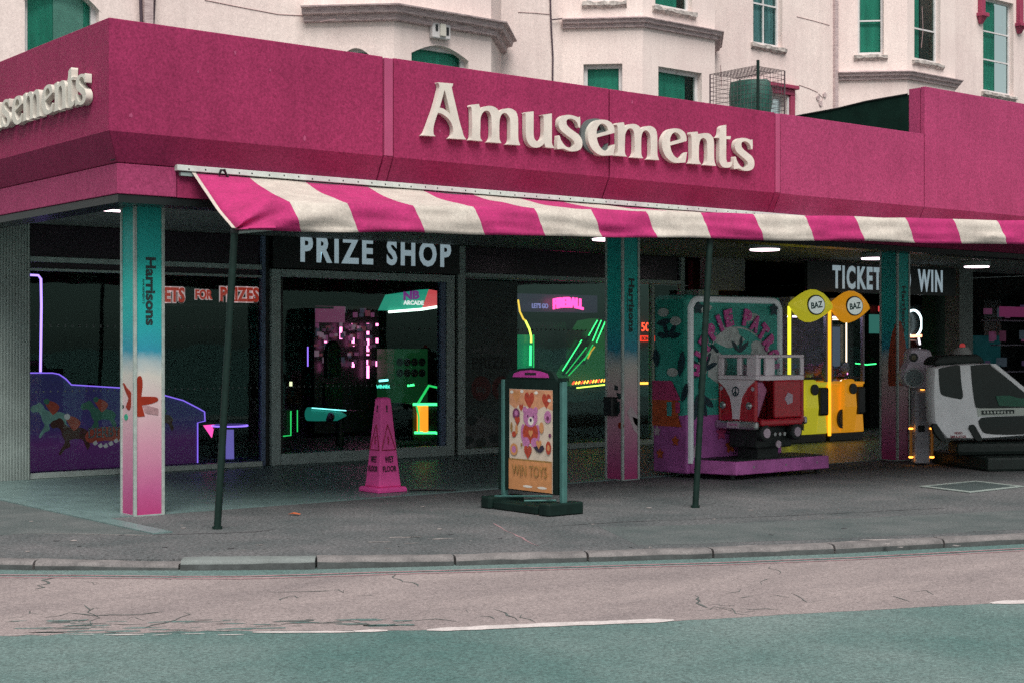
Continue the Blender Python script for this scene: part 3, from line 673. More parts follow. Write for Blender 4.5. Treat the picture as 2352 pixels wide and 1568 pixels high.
decal('starfish_print', [(1420,970),(1428,968),(1434,976),(1430,984),(1420,980)], M['starfish'], c2, 'X', 11.49)
decal('shell_print', [(1416,900),(1430,905),(1432,914),(1420,915)], M['print_dark'], c2, 'X', 11.49)
MB().box(11.40,11.487,12.46,12.60,.72,.93).build('socket_box', M['black'], c2, bev=.008)
decal('surfboard_print', [(2062,885),(2063,742),(2068,735),(2076,765),(2084,830),(2087,880),(2087,884)], M['surf'], c3, 'Y', 12.27)
decal('surfboard_print', [(2060,885),(2061,735),(2056,745),(2047,775),(2041,820),(2040,875),(2042,885)], M['surf'], c3, 'X', 16.27)

# ------------------------------------------------------------------ old seaside terrace behind the arcade
ter = thing('terrace_building', 'cream rendered old terrace with canted bays rising behind the arcade', 'building', (16,18.4,0))
WY, BY = 18.4, 17.5
def window(o, ux, nrm, u0, u1, z0, z1, bars=(), vbars=(), sky_sheet=None, pale=None, sill=True, fr=.045, palem=None):
    """sash window filling an opening; o, ux give the wall line"""
    o, ux, nrm = Vector((o[0], o[1], 0)), Vector((*ux, 0)).normalized(), Vector((*nrm, 0)).normalized()
    def P(u, z, d): return o+ux*u-nrm*d+Vector((0,0,z))
    def bx(mb, a, b, c, d, d0, d1):
        q = [P(a,c,d0), P(b,c,d0), P(b,c,d1), P(a,c,d1), P(a,d,d0), P(b,d,d0), P(b,d,d1), P(a,d,d1)]
        mb.add(q, [(0,3,2,1),(4,5,6,7),(0,1,5,4),(1,2,6,5),(2,3,7,6),(3,0,4,7)])
    mb = MB()
    for a, b, c, d in ((u0,u0+fr,z0,z1), (u1-fr,u1,z0,z1), (u0+fr,u1-fr,z0,z0+fr*1.2), (u0+fr,u1-fr,z1-fr,z1)): bx(mb, a, b, c, d, .10, .15)
    f = mb.build('window', M['sash'], ter)
    for z in bars:
        mb = MB(); bx(mb, u0+fr, u1-fr, z-.014, z+.014, .105, .145); mb.build('glazing_bar', M['sash'], f)
    for u in vbars:
        mb = MB(); bx(mb, u-.012, u+.012, z0+fr, z1-fr, .108, .142); mb.build('glazing_bar', M['sash'], f)
    gquad('pane', P(u0+fr,z0+fr,.13), P(u1-fr,z0+fr,.13), P(u1-fr,z1-fr,.13), P(u0+fr,z1-fr,.13), M['winglass'], f, nrm)
    mb = MB(); w = u1-u0
    k = sky_sheet if sky_sheet is not None else 1
    mb.quad(P(u0,z0,.20), P(u0+w*k,z0,.20), P(u0+w*k,z1,.20), P(u0,z1,.20)); mb.build('blind', M['blind'], f)
    if pale:
        mb = MB(); mb.quad(P(u0+w*pale[0],z0,.19), P(u0+w*pale[1],z0,.19), P(u0+w*pale[1],z1,.19), P(u0+w*pale[0],z1,.19)); mb.build('net_curtain', palem or M['blindpale'], f)
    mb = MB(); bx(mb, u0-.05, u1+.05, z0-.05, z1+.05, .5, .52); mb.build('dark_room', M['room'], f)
    if sill:
        mb = MB(); N = 10; top = []
        for i in range(N+1):
            u = u0-.07+(u1-u0+.14)*i/N; j = lambda s_: random.uniform(-s_, s_)
            top.append([P(u, z0-.002+j(.012), .12), P(u, z0-.02+j(.018), -.06+j(.01)), P(u, z0-.075+j(.012), -.065+j(.01)), P(u, z0-.10+j(.02), -.03), P(u, z0-.12, .0), P(u, z0-.12, .12)])
        mb.loft(top); mb.build('sill', M['flake'], f)
    return f
def bay(xc, xr, zc, cant_low, front_low, cant_up, front_up, deep=.9, corn=.15, zt=12, arch=False, ch=.14):
    """canted bay: left cant from the wall to (xc, BY), front face to xr"""
    a = (xc-deep, WY); b = (xc, BY); c = (xr, BY); d = (xr+deep, WY); mb = MB()
    cl_ = math.hypot(deep, WY-BY); ux = (deep/cl_, (BY-WY)/cl_); n1 = (ux[1], -ux[0]); cx2 = (deep/cl_, (WY-BY)/cl_); n3 = (cx2[1], -cx2[0])
    hl = [h for h in (cant_low, cant_up) if h]; hf = [h for h in (front_low, front_up) if h]
    wall_holes(mb, (*a,0), (*ux,0), cl_, 3.9, zt, hl, (*n1,0)); wall_holes(mb, (*b,0), (1,0,0), xr-xc, 3.9, zt, hf, (0,-1,0))
    wall_holes(mb, (*c,0), (*cx2,0), cl_, 3.9, zt, [], (*n3,0))
    mb.build('bay_wall', M['cream'], ter)
    prof = [(0,zc-ch),(corn*.35,zc-ch*.95),(corn*.40,zc-ch*.55),(corn*.7,zc-ch*.5),(corn*.8,zc-ch*.15),(corn,zc-ch*.1),(corn*1.02,zc),(.0,zc+.05)]
    mb = MB(); sweep(mb, prof, [a, b, c, d]); mb.build('cornice', M['creamgrey'], ter)
    return a, ux, n1, b
# wall openings: (u along X from 0, ...)
def hole(px0, px1, py0, py1, Y=WY):
    a, b = atY(px0, py1, Y), atY(px1, py1, Y); t_ = atY((px0+px1)/2, py0, Y).z; z0 = atY((px0+px1)/2, py1, Y).z
    return (a.x, b.x, z0, t_)
wl = list(hole(57,228,-60,140)); wl[3] = 6.08; wl[2] = 4.2
wm = list(hole(1730,1797,-90,104)); wr = list(hole(2258,2328,0,214)); wp = list(hole(1745,1806,217,330)); wp[2] = 4.2
mb = MB(); wall_holes(mb, (0,WY,0), (1,0,0), 45, 3.9, 13, [tuple(wl), tuple(wm), tuple(wr), tuple(wp)], (0,-1,0)); mb.build('main_wall', M['cream'], ter)
W0, UX, NN = (0,WY), (1,0), (0,-1)
window(W0, UX, NN, wl[0], wl[1], wl[2], wl[3], pale=(.45,.86), sill=False, fr=.07)
zm = wm[2]+.75
window(W0, UX, NN, *wm, bars=(zm,), vbars=((wm[0]+wm[1])/2,), sky_sheet=.02, pale=(0,1), palem=M['bluenet'])
window(W0, UX, NN, *wr, bars=(atY(2285,72,WY).z, atY(2285,137,WY).z), sky_sheet=.62)
window(W0, UX, NN, *wp, sky_sheet=.4, sill=False)
# segmental head over the left window
mb = MB(); n = 12; x0, x1 = wl[0]-.02, wl[1]+.02; pts = [(x0,WY-.004,6.12)]+[(x0+(x1-x0)*i/n, WY-.004, 5.60+.44*math.sin(math.pi*(.12+.76*i/n))) for i in range(n+1)]+[(x1,WY-.004,6.12)]
mb.prism(pts, (0,.16,0)); mb.build('arched_head', M['cream'], ter)
# bay with the heavy weathered cornice
xc1, xr1 = atY(905,13,BY).x, atY(1128,45,BY).x
fl1 = list(hole(945,1076,104,200,BY)); u0 = fl1[0]-xc1; u1 = fl1[1]-xc1; ztop1 = atY(1010,104,BY).z
cantlen = math.hypot(.9,.9)
a, ux, n1, b = bay(xc1, xr1, 6.22, (.48,.98,4.2,ztop1-.12), (u0,u1,4.2,ztop1), None, None, corn=.24, ch=.20)
window(a, ux, n1, .48, .98, 4.2, ztop1-.12, sill=False); window(b, UX, NN, u0, u1, 4.2, ztop1, sill=False, fr=.07)
for o_, u_, nr, s0, s1, zt in ((a, ux, n1, .48, .98, ztop1-.12), (b, UX, NN, u0, u1, ztop1)):
    o3 = Vector((*o_,0)); u3 = Vector((*u_,0)); n3 = Vector((*nr,0)); n = 12; s0 -= .01; s1 += .01
    pts = [o3+u3*s0+n3*.004+Vector((0,0,zt+.01))]+[o3+u3*(s0+(s1-s0)*i/n)+n3*.004+Vector((0,0,zt-.17+.165*math.sin(math.pi*i/n))) for i in range(n+1)]+[o3+u3*s1+n3*.004+Vector((0,0,zt+.01))]
    MB().prism(pts, -n3*.12).build('arched_head', M['cream'], ter)
# second bay
xc2, xr2 = atY(1476,33,BY).x, atY(1642,90,BY).x
f2 = hole(1512,1612,160,260,BY); fu2 = hole(1505,1590,-120,20,BY); zh2 = atY(1430,152,BY+.4).z
zc2 = 6.70
a, ux, n1, b = bay(xc2, xr2, zc2, (.33,.95,4.2,zh2), (f2[0]-xc2,f2[1]-xc2,4.2,f2[3]), (.38,.95,7.0,9), (fu2[0]-xc2,fu2[1]-xc2,fu2[2],9))
window(a, ux, n1, .33, .95, 4.2, zh2, sill=False, fr=.06); window(b, UX, NN, f2[0]-xc2, f2[1]-xc2, 4.2, f2[3], sill=False, fr=.06, sky_sheet=.80)
window(a, ux, n1, .38, .95, 7.0, 9); window(b, UX, NN, fu2[0]-xc2, fu2[1]-xc2, fu2[2], 9, sky_sheet=.8)
# third bay
xc3, xr3 = atY(2084,160,BY).x, atY(2194,190,BY).x
fu3 = hole(2100,2160,-90,143,BY); zc3 = 6.62
a, ux, n1, b = bay(xc3, xr3, zc3, None, None, (.36,.84,6.97,9), (fu3[0]-xc3,fu3[1]-xc3,fu3[2]+.02,9))
window(a, ux, n1, .36, .84, 6.97, 9, bars=(7.62,), pale=(.0,.16)); window(b, UX, NN, fu3[0]-xc3, fu3[1]-xc3, fu3[2]+.02, 9, bars=(atY(2125,65,BY).z,), sky_sheet=.5)
# crimson hood and drops
def molding(x0, x1, z0, z1, m=M['pinktrim'], y=WY, out=.08, name='window_trim'):
    MB().box(x0,x1,y-out,y-.002,z0,z1).build(name, m, ter, bev=.01)
p0, p1 = wp[0]-.1, wp[1]; zt = wp[3]
molding(p0-.15, p1+.22, zt+.13, zt+.20, out=.13); molding(p0-.1, p1+.17, zt+.02, zt+.127, out=.07); molding(p1+.05, p1+.17, 4.1, zt+.018, out=.07); molding(p1+.002, p1+.048, 4.1, zt+.0, M['sash'], out=.03)
for q in (2250, 2338):
    x = atY(q, 30, WY).x; zb_ = atY(q, 55 if q < 2300 else 78, WY).z
    molding(x-.07, x+.07, zb_+.22, zb_+3, out=.10); molding(x-.12, x+.12, zb_+.14, zb_+.218, out=.16)
    mb = MB(); mb.loft([[Vector((x+.09*c_, WY-.002-.12*d_, zb_+.138)) for c_, d_ in ((-1,0),(-1,1),(1,1),(1,0))], [Vector((x+.04*c_, WY-.002-.05*d_, zb_)) for c_, d_ in ((-1,0),(-1,1),(1,1),(1,0))]]); mb.build('trim_drop', M['pinktrim'], ter)
# pipes, cables and hairline cracks
def yl(pts, Y, r, m, name): MB().tube([atY(x, y, Y) for x, y in pts], r, 6).build(name, m, ter)
M['cable'] = mat('dark_plum_cable', (.05,.03,.045), .7)
yl([(1263,-40),(1266,60),(1270,130),(1268,300)], WY-.03, .013, M['cable'], 'cable')
yl([(1268,45),(1300,42),(1380,34),(1395,20)], WY-.05, .011, M['cable'], 'cable')
yl([(322,-30),(325,60)], WY-.10, .022, M['cable'], 'drain_pipe'); yl([(357,-30),(352,70)], WY-.04, .012, M['cable'], 'cable')
mb = MB(); q0, q1 = atY(323,0,WY).x, atY(343,0,WY).x; mb.box(q0,q1,WY-.12,WY-.002,3.9,13); mb.build('pilaster', M['creamgrey'], ter)
mb = MB(); q0, q1 = atY(1913,0,WY).x, atY(1920,0,WY).x; mb.box(q0,q1,WY-.06,WY-.002,3.9,13); mb.build('pilaster', M['creamgrey'], ter)
M['hair'] = mat('hairline_crack', (.36,.24,.24), .9)
for c_ in ([(470,0),(560,18),(640,33),(700,36)], [(1190,28),(1230,30),(1262,33)], [(1830,38),(1870,48),(1905,58)], [(1835,195),(1858,203),(1878,212)], [(1155,90),(1165,110),(1158,125)], [(1880,215),(1890,225),(1886,235)], [(1655,150),(1658,200)], [(735,50),(770,44)], [(2118,15),(2120,70),(2116,110)]):
    yl(c_, WY-.003 if c_[0][0] not in (735, 2118) else BY-.003, .006, M['hair'], 'hairline_crack')
for px, py in ((1878,225),(1893,218),(1884,238)):
    p = atY(px, py, WY); MB().disc((p.x, WY-.02, p.z), (0,1,0), .05, .016, 9).build('fixing_plate', M['creamgrey'], ter)
# alarm box on the first bay
p = atY(1012,70,BY-.06)
al = thing('alarm_box', 'small square cream alarm box on the bay wall under its cornice', 'alarm box', p)
MB().box(p.x-.16,p.x+.16,BY-.09,BY-.003,p.z-.12,p.z+.12).build('case', M['sash'], al, bev=.015)
MB().box(p.x-.04,p.x+.06,BY-.12,BY-.092,p.z-.09,p.z+.09).build('lamp', M['letter'], al, bev=.01)
MB().box(p.x-.11,p.x-.07,BY-.10,BY-.092,p.z-.02,p.z+.07).build('vent_slot', M['black'], al)
MB().box(p.x+.08,p.x+.12,BY-.10,BY-.092,p.z-.06,p.z+.05).build('vent_slot', M['black'], al)

# wire cage with covered machine on the flat roof
cg = thing('wire_cage', 'open wire mesh cage standing on the flat roof behind the fascia', 'cage', (16,14.6,4.02))
nx, ny, zt = 15.83, 14.35, 5.40; lx, ly = .62, .86
M['wire'] = mat('dark_wire', (.10,.07,.08), .5, metal=.3)
def wirepanel(o_, u_, v_, nu, nv):
    mb = MB(); o_, u_, v_ = Vector(o_), Vector(u_), Vector(v_)
    for i in range(nu+1): mb.tube([o_+u_*i/nu, o_+u_*i/nu+v_], .0032, 4)
    for j in range(nv+1): mb.tube([o_+v_*j/nv, o_+v_*j/nv+u_], .0032, 4)
    mb.build('mesh_panel', M['wire'], cg)
h_ = zt-4.02
wirepanel((nx,ny,4.02), (lx,0,0), (0,0,h_), 10, 22); wirepanel((nx,ny,4.02), (0,ly,0), (0,0,h_), 13, 22)
wirepanel((nx,ny+ly,4.02), (lx,0,0), (0,0,h_), 10, 22); wirepanel((nx+lx,ny,4.02), (0,ly,0), (0,0,h_), 13, 22); wirepanel((nx,ny,zt), (lx,0,0), (0,ly,0), 10, 13)
MB().tube([(nx+.04,ny-.02,4.02),(nx+.04,ny-.02,zt+.08)], .022, 8).build('corner_post', M['poledark'], cg)
for q in ((nx+lx,ny),(nx,ny+ly),(nx+lx,ny+ly)): MB().tube([(*q,4.02),(*q,zt)], .012, 6).build('corner_post', M['wire'], cg)
tp = MB(); rings = []
for k in range(9):
    f = k/8; z = 4.02+f*1.24; sp = .33-.10*f+.03*math.sin(f*9)
    rings.append([Vector((nx+.34+sp*1.0*math.cos(2*math.pi*j/20)*(1+.16*noise.noise(Vector((j*.7,f*3,1)))), ny+.40+sp*1.25*math.sin(2*math.pi*j/20)*(1+.16*noise.noise(Vector((j*.7,f*3,4)))), z)) for j in range(20)])
tp.loft(rings); tag(tp.build('tarpaulin_cover', mat('green_tarpaulin', (.02,.11,.085), .5, .5, 5, .3, 8), smooth=True), 'green tarpaulin bundle wrapped inside the roof cage', 'tarpaulin')

# ------------------------------------------------------------------ shop front
SY = 16.62
sf = thing('shopfront', 'grey aluminium framed glass shop front in the shade of the arcade', 'shopfront', (10,SY,0))
M['shopglass'] = glass('shop_window_glass', (.84,.92,.89), 1.48)
def frame(x0, x1, z0, z1, name='mullion', m=None, y0=SY-.04, y1=SY+.05): return MB().box(x0,x1,y0,y1,z0,z1).build(name, m or M['alu'], sf, bev=.004)
def pane(x0, x1, z0, z1, y=SY, m=None, name='glass_pane'):
    if m is None or m.name.endswith('glass'): return gquad(name, (x0,y,z0), (x1,y,z0), (x1,y,z1), (x0,y,z1), m or M['shopglass'], sf, (0,-1,0))
    return MB().box(x0,x1,y,y+.006,z0,z1).build(name, m or M['shopglass'], sf)
frame(6.34,9.30,.012,.075,'base_rail',M['alulight'],SY-.06); frame(6.34,9.30,2.44,2.50,'transom_rail'); frame(6.34,9.30,2.34,2.37,'transom_rail'); frame(6.34,6.37,.076,2.435); frame(7.95,8.0,.076,2.335,'mullion',M['alu'],SY-.02)
pane(6.37,7.95,.076,2.337); pane(8.0,9.30,.076,2.337)
pane(6.34,9.30,2.505,2.86,SY+.01,M['plum'],'transom_panel'); pane(6.34,9.30,2.375,2.435,SY+.02,M['plum'],'transom_panel')
frame(9.305,9.355,.012,2.86,'mullion',M['alublue']); frame(9.36,9.43,.012,2.86,'mullion',M['black'],SY+.0); 
frame(9.435,9.56,.012,2.455,'door_frame',None,SY-.06); frame(12.13,12.26,.012,2.455,'door_frame',None,SY-.06); frame(9.565,12.125,2.36,2.455,'door_frame',None,SY-.06); frame(9.565,12.125,.012,.15,'door_frame',None,SY-.06)
pane(9.57,12.12,.152,2.358)
frame(9.565,9.60,.152,2.358,'door_stile',M['black'],SY-.045); frame(12.04,12.12,.152,2.358,'door_stile',M['alublue'],SY-.045)
frame(12.265,12.33,.012,2.86,'mullion',M['black'],SY); frame(12.335,12.46,.012,2.86,'mullion')
frame(12.465,16.62,.012,.09,'base_rail'); frame(12.465,16.62,2.44,2.50,'transom_rail'); frame(16.0,16.05,.095,2.435); frame(16.62,16.70,.012,2.86,'corner_post')
M['shopglass2'] = glass('street_reflecting_glass', (.70,.88,.82), 1.85); pane(12.465,16.0,.095,2.435,m=M['shopglass2']); pane(16.05,16.62,.095,2.435); pane(12.465,16.62,2.505,2.86,SY+.01,M['plum'],'transom_panel')
MB().box(16.95,17.75,16.3,16.5,2.36,2.86).build('bulkhead_panel', mat('pale_bulkhead', (.22,.24,.24), .6), sf)
MB().box(16.72,17.15,16.3,16.7,.01,2.358).build('return_pier', M['alu'], sf)
dm = MB(); rr = .011
for z in (atY(300,748,SY).z, atY(700,886,SY).z, 1.72):
    x = 6.45
    while x < 15.9:
        if not (9.28 < x < 9.62 or 12.02 < x < 12.48): dm.disc((x, SY-.003, z), (0,-1,0), rr, .001, 6)
        x += .085
    if z == 1.72: pass
dots = dm.build('safety_dots', mat('frosted_safety_dot', (.16,.19,.19), .6), sf, kind='stuff')
# ribbed cladding pier at the left end
rb = MB(); x = 5.58; pts = []
while x < 6.33: pts += [(x, 16.56), (x+.008, 16.545), (x+.022, 16.545), (x+.03, 16.56)]; x += .034
rb.loft([[Vector((a, b, z)) for a, b in pts] for z in (0.011, 2.86)], cap=False, closed=False)
tag(rb.build('ribbed_pier', M['rib']), 'pale grey ribbed cladding pier at the left edge of the shop window', 'pier')
MB().box(6.325,6.338,16.53,16.62,.012,2.86).build('edge_trim', M['alulight'], sf)
# name boards
pb = thing('prize_shop_sign', 'black board with white capitals reading PRIZE SHOP above the door', 'sign', (10.9,SY,2.5))
MB().box(9.44,12.33,SY-.075,SY-.045,2.47,2.86).build('board', M['black'], pb)
for body_, a_, b_ in (('PRIZE', 690, 857), ('SHOP', 888, 1036)):
    p_, q_ = atY(a_, 580, SY-.076), atY(b_, 580, SY-.076); text('lettering', body_, M['signwhite'], pb, ((p_.x+q_.x)/2, SY-.076, 2.727), (1,0,0), (0,0,1), .345, q_.x-p_.x, .040, .003, 1.28)
tb = thing('tickets_sign', 'black board with white capitals reading TICKETS TO WIN over the claw machines', 'sign', (20.2,15.5,2.4))
MB().box(18.3,22.16,15.5,15.56,2.345,2.82).build('board', M['black'], tb)
for body_, a_, b_ in (('TICKETS', 1912, 2040), ('TO', 2056, 2092), ('WIN', 2108, 2165)):
    p_, q_ = atY(a_, 640, 15.499), atY(b_, 640, 15.499); text('lettering', body_, M['signwhite'], tb, ((p_.x+q_.x)/2, 15.499, 2.587), (1,0,0), (0,0,1), .375, q_.x-p_.x, .040, .003, 1.22)
# shell of the games hall
M['hall'] = mat('dark_hall_wall', (.012,.020,.018), .7, .4, 2); M['hallred'] = mat('dark_red_wall_panel', (.045,.008,.012), .6, .3, 3)
hall = thing('games_hall', 'dark interior walls of the games hall seen through the glass', 'interior', (16,22,0))
MB().box(5.42,30,25,25.1,.01,2.89).build('back_wall', M['hall'], hall); MB().box(5.42,5.52,16.72,25,.01,2.89).build('side_wall', M['hall'], hall)
MB().box(27,27.1,12.3,25,.01,2.89).build('side_wall', M['hall'], hall)
MB().box(17.2,18.25,16.9,17.0,.01,2.85).build('partition', M['hallred'], hall)
MB().box(22.7,23.1,15.8,16.1,.01,2.85).build('partition', M['soffit'], hall)
# ceiling lamps
M['lamp'] = glow('pinkish_white_lamp', (1,.72,.82), 2.6)
def ceil_lamp(x, y, lab):
    t = thing('ceiling_light', lab, 'light', (x,y,2.86), 'round ceiling lights under the canopy')
    MB().disc((x,y,2.785), (0,0,1), .215, .07, 28).build('housing', M['alu'], t); MB().disc((x,y,2.768), (0,0,1), .195, .016, 28).build('diffuser', M['lamp'], t)
ceil_lamp(15.25, 13.65, 'round lit ceiling light just right of the awning pole, nearest'); ceil_lamp(18.06,14.02, 'round lit ceiling light partly hidden behind the surfboard column'); ceil_lamp(21.23,14.45, 'round lit ceiling light farthest to the right'); ceil_lamp(12.3,13.5, 'round lit ceiling light peeping beside the middle column')
t = thing('strip_light', 'thin lit strip light under the canopy behind the corner column', 'light', (6.05,13.75,2.84))
MB().box(5.75,6.35,13.68,13.76,2.80,2.85).build('housing', M['alu'], t); MB().box(5.78,6.32,13.69,13.75,2.785,2.799).build('tube', M['lamp'], t)

# ------------------------------------------------------------------ wet-floor cone
M['conepink'] = mat('pink_plastic', (.86,.085,.38), .5, .10, 9); M['ink'] = mat('black_ink', (.012,.008,.012), .5); M['redink'] = mat('red_ink', (.32,.02,.05), .5)
cx, cy = 8.665, 12.94
cn = thing('wet_floor_cone', 'tall pink square cone printed WET FLOOR in front of the door', 'cone', (cx,cy,.01))
def fr(hw, z): return [Vector((cx-hw,cy-hw,z)), Vector((cx+hw,cy-hw,z)), Vector((cx+hw,cy+hw,z)), Vector((cx-hw,cy+hw,z))]
MB().loft([fr(.137,.066), fr(.125,.16), fr(.060,.955), fr(.045,.975)]).build('body', M['conepink'], cn, bev=.012)
MB().loft([fr(.178,.011), fr(.180,.045), fr(.168,.064), fr(.135,.066)]).build('base', M['conepink'], cn, bev=.008)
def conef(z): return .137+(.060-.137)*(z-.066)/.889
for X, N in (((1,0,0),(0,-1,0)), ((0,-1,0),(-1,0,0))):
    N = Vector(N); sl_ = Vector((0,0,1))-N*.0866; sl_.normalize()
    def cp(z): return Vector((cx,cy,z))+N*(conef(z)+.002)
    text('lettering', 'WET', M['ink'], cn, cp(.345), X, sl_, .065, .105, .02, .002); text('lettering', 'FLOOR', M['ink'], cn, cp(.25), X, sl_, .06, .165, .02, .002)
    X = Vector(X); mb = MB()
    tri = [cp(.44)-X*.085, cp(.44)+X*.085, cp(.70)]
    for a, b in zip(tri, tri[1:]+tri[:1]): mb.tube([a, b], .0045, 5)
    mb.tube([cp(.50), cp(.58)], .006, 5); mb.build('warning_triangle', M['redink'], cn)
    text('exclamation', '!', M['ink'], cn, cp(.86), X, sl_, .07, .02, .03, .002)
mb = MB(); mb.tube([(8.88,12.80,.018),(9.02,12.74,.02),(9.14,12.62,.02),(9.27,12.50,.018)], .010, 6); tag(mb.build('floor_cable', M['ink']), 'short dark cable lying on the floor right of the cone', 'cable')

# ------------------------------------------------------------------ swinging poster stand
M['standdark'] = mat('dark_green_stand_plastic', (.005,.016,.013), .5, .3, 8, spec=.2); M['standteal'] = mat('teal_aluminium_tube', (.06,.17,.155), .4, .15, 10, metal=.3)
ps = thing('poster_stand', 'dark swing poster stand with teddy bear and hearts poster on the pavement', 'sign stand', (8.78,10.65,0))
PX = 8.75
MB().box(PX-.012,PX+.03,10.27,11.02,.17,1.20).build('panel', M['standdark'], ps, bev=.006)
mb = MB(); mb.prism([(PX-.012,10.29,1.201),(PX-.012,11.0,1.201),(PX-.012,10.95,1.262),(PX-.012,10.8,1.292),(PX-.012,10.64,1.302),(PX-.012,10.48,1.292),(PX-.012,10.34,1.262)], (.04,0,0)); mb.build('header', M['standdark'], ps)
mb = MB(); mb.prism([(PX-.014,10.38,1.215),(PX-.014,10.90,1.215),(PX-.014,10.88,1.25),(PX-.014,10.78,1.272),(PX-.014,10.64,1.282),(PX-.014,10.5,1.272),(PX-.014,10.40,1.25)], (-.003,0,0)); hdr = mb.build('header_card', mat('magenta_card', (.42,.035,.27), .5, .2, 20), ps)
MB().box(PX-.0182,PX-.0172,10.56,10.72,1.236,1.258).build('header_print', M['ink'], ps)
for y in (10.21,11.05): MB().box(PX-.02,PX+.04,y-.025,y+.025,.10,1.19).build('upright', M['standteal'], ps, bev=.012)
MB().box(PX-.03,PX+.05,10.18,10.24,1.19,1.215).build('upright_cap', M['standdark'], ps)
MB().box(PX+.0,PX+.26,11.09,11.13,.16,1.15).build('rear_panel', M['standdark'], ps)
bs = MB()
for k in range(2):
    y0 = 10.14 if k == 0 else 10.98
    bs.loft([[Vector((PX+.0+a*.21, y0+.09+b*.08, z)) for a, b in ((-1,-.6),(-.92,-1),(.92,-1),(1,-.6),(1,.6),(.92,1),(-.92,1),(-1,.6))] for z in (.002,.085,.11)])
bs.box(PX-.19,PX+.25,10.33,10.97,.002,.075); bs.build('base', M['standdark'], ps, bev=.012)
MB().tube([(PX-.10,10.24,.17),(PX-.14,10.6,.145),(PX-.18,10.95,.12)], .010, 6).build('base_spring', M['standteal'], ps); MB().tube([(PX-.05,10.24,.13),(PX-.2,10.5,.115)], .010, 6).build('base_spring', M['standteal'], ps)
# printed poster, facing left
PM = {'paper': mat('poster_paper', (.62,.52,.42), .4, .1, 15), 'peach': mat('poster_peach', (.60,.28,.15), .4, .2, 18), 'orange': mat('poster_orange', (.56,.25,.10), .4, .15, 12), 'red': mat('poster_red', (.40,.05,.025), .4, .3, 30),
      'lilac': mat('poster_lilac', (.46,.17,.36), .45, .35, 70), 'plum': mat('poster_plum', (.16,.03,.10), .4, .3, 40), 'dark': mat('poster_dark', (.03,.02,.04), .4), 'gold': mat('poster_gold', (.30,.17,.05), .4, .3, 30), 'white': mat('poster_white', (.7,.66,.6), .4)}
layer = [0]
def pz(u, v): return Vector((PX-.0125, 10.95-u*.62, 1.105-v*.925))
def pshape(pts, m, name, sm=False):
    layer[0] += 1; d = -.0009-.00022*layer[0]
    if sm: pts = [(p.x, p.y) for p in smooth_outline([Vector(p) for p in pts], 3, 100)]
    q = [pz(u, v)+Vector((d,0,0)) for u, v in pts]; return MB().prism(q, (-.0001,0,0)).build(name, PM[m], ps)
def ell(u, v, a, b, m, name, n=18): return pshape([(u+a*math.cos(2*math.pi*k/n), v+b*math.sin(2*math.pi*k/n)) for k in range(n)], m, name)
def heart(u, v, s, m='red'):
    pts = []
    for k in range(24):
        t_ = 2*math.pi*k/24; x = 16*math.sin(t_)**3; y = 13*math.cos(t_)-5*math.cos(2*t_)-2*math.cos(3*t_)-math.cos(4*t_); pts.append((u+x/16*s, v-y/16*s*.85))
    pshape(pts, m, 'heart_print')
pshape([(0,0),(1,0),(1,1),(0,1)], 'paper', 'poster')
pshape([(.003,.003),(.997,.003),(.997,.20),(.8,.16),(.6,.215),(.45,.17),(.25,.15),(.12,.19),(.003,.15)], 'peach', 'poster_sky')
heart(.47,.10,.115); heart(.86,.10,.10); heart(.17,.07,.09, 'orange'); heart(.28,.18,.05); heart(.15,.17,.04,'peach')
for u, v in ((.06,.03),(.30,.02),(.63,.03),(.93,.10)): ell(u, v, .04, .016, 'white', 'cloud_print')
ell(.37,.205,.05,.036,'lilac','bear_ear'); ell(.62,.205,.05,.036,'lilac','bear_ear')
ell(.33,.43,.055,.09,'lilac','bear_arm'); ell(.66,.43,.055,.09,'lilac','bear_arm'); ell(.50,.425,.18,.105,'red','bear_shirt'); ell(.40,.52,.085,.05,'lilac','bear_leg'); ell(.60,.52,.085,.05,'lilac','bear_leg')
ell(.50,.275,.165,.095,'lilac','bear_head'); ell(.51,.31,.065,.042,'white','bear_muzzle'); ell(.51,.30,.026,.018,'dark','bear_nose'); ell(.44,.265,.014,.011,'dark','bear_eye'); ell(.57,.265,.014,.011,'dark','bear_eye'); heart(.51,.43,.05,'orange')
ell(.17,.245,.085,.055,'plum','plush_print'); ell(.17,.24,.04,.028,'lilac','plush_print'); heart(.20,.31,.06); ell(.90,.26,.08,.06,'lilac','plush_print'); ell(.90,.275,.032,.024,'plum','plush_print')
ell(.12,.45,.05,.03,'red','plush_print'); ell(.06,.38,.025,.05,'gold','plush_print'); ell(.18,.40,.03,.05,'orange','plush_print'); ell(.76,.37,.05,.055,'orange','plush_print'); ell(.95,.44,.03,.02,'plum','plush_print'); ell(.12,.60,.09,.06,'orange','plush_print'); ell(.12,.60,.05,.035,'lilac','plush_print')
heart(.45,.61,.09); pshape([(.58,.56),(.80,.54),(.83,.57),(.78,.60),(.72,.615),(.64,.60)], 'dark', 'bowl_print'); heart(.70,.53,.06,'orange'); ell(.92,.56,.06,.065,'red','plush_print'); ell(.92,.56,.03,.03,'orange','plush_print'); ell(.30,.55,.02,.02,'gold','plush_print')
pshape([(.003,.70),(.997,.70),(.997,.997),(.003,.997)], 'orange', 'poster_ground'); pshape([(.003,.69),(.997,.69),(.997,.705),(.003,.705)], 'gold', 'poster_ground_edge')
layer[0] += 2
text('poster_lettering', 'WIN TOYS', PM['gold'], ps, pz(.50,.80)+Vector((-.018,0,0)), (0,-1,0), (0,0,1), .10, .50, .0, .001)
for u in (.45,.78): ell(u,.955,.11,.012,'white','poster_smallprint')

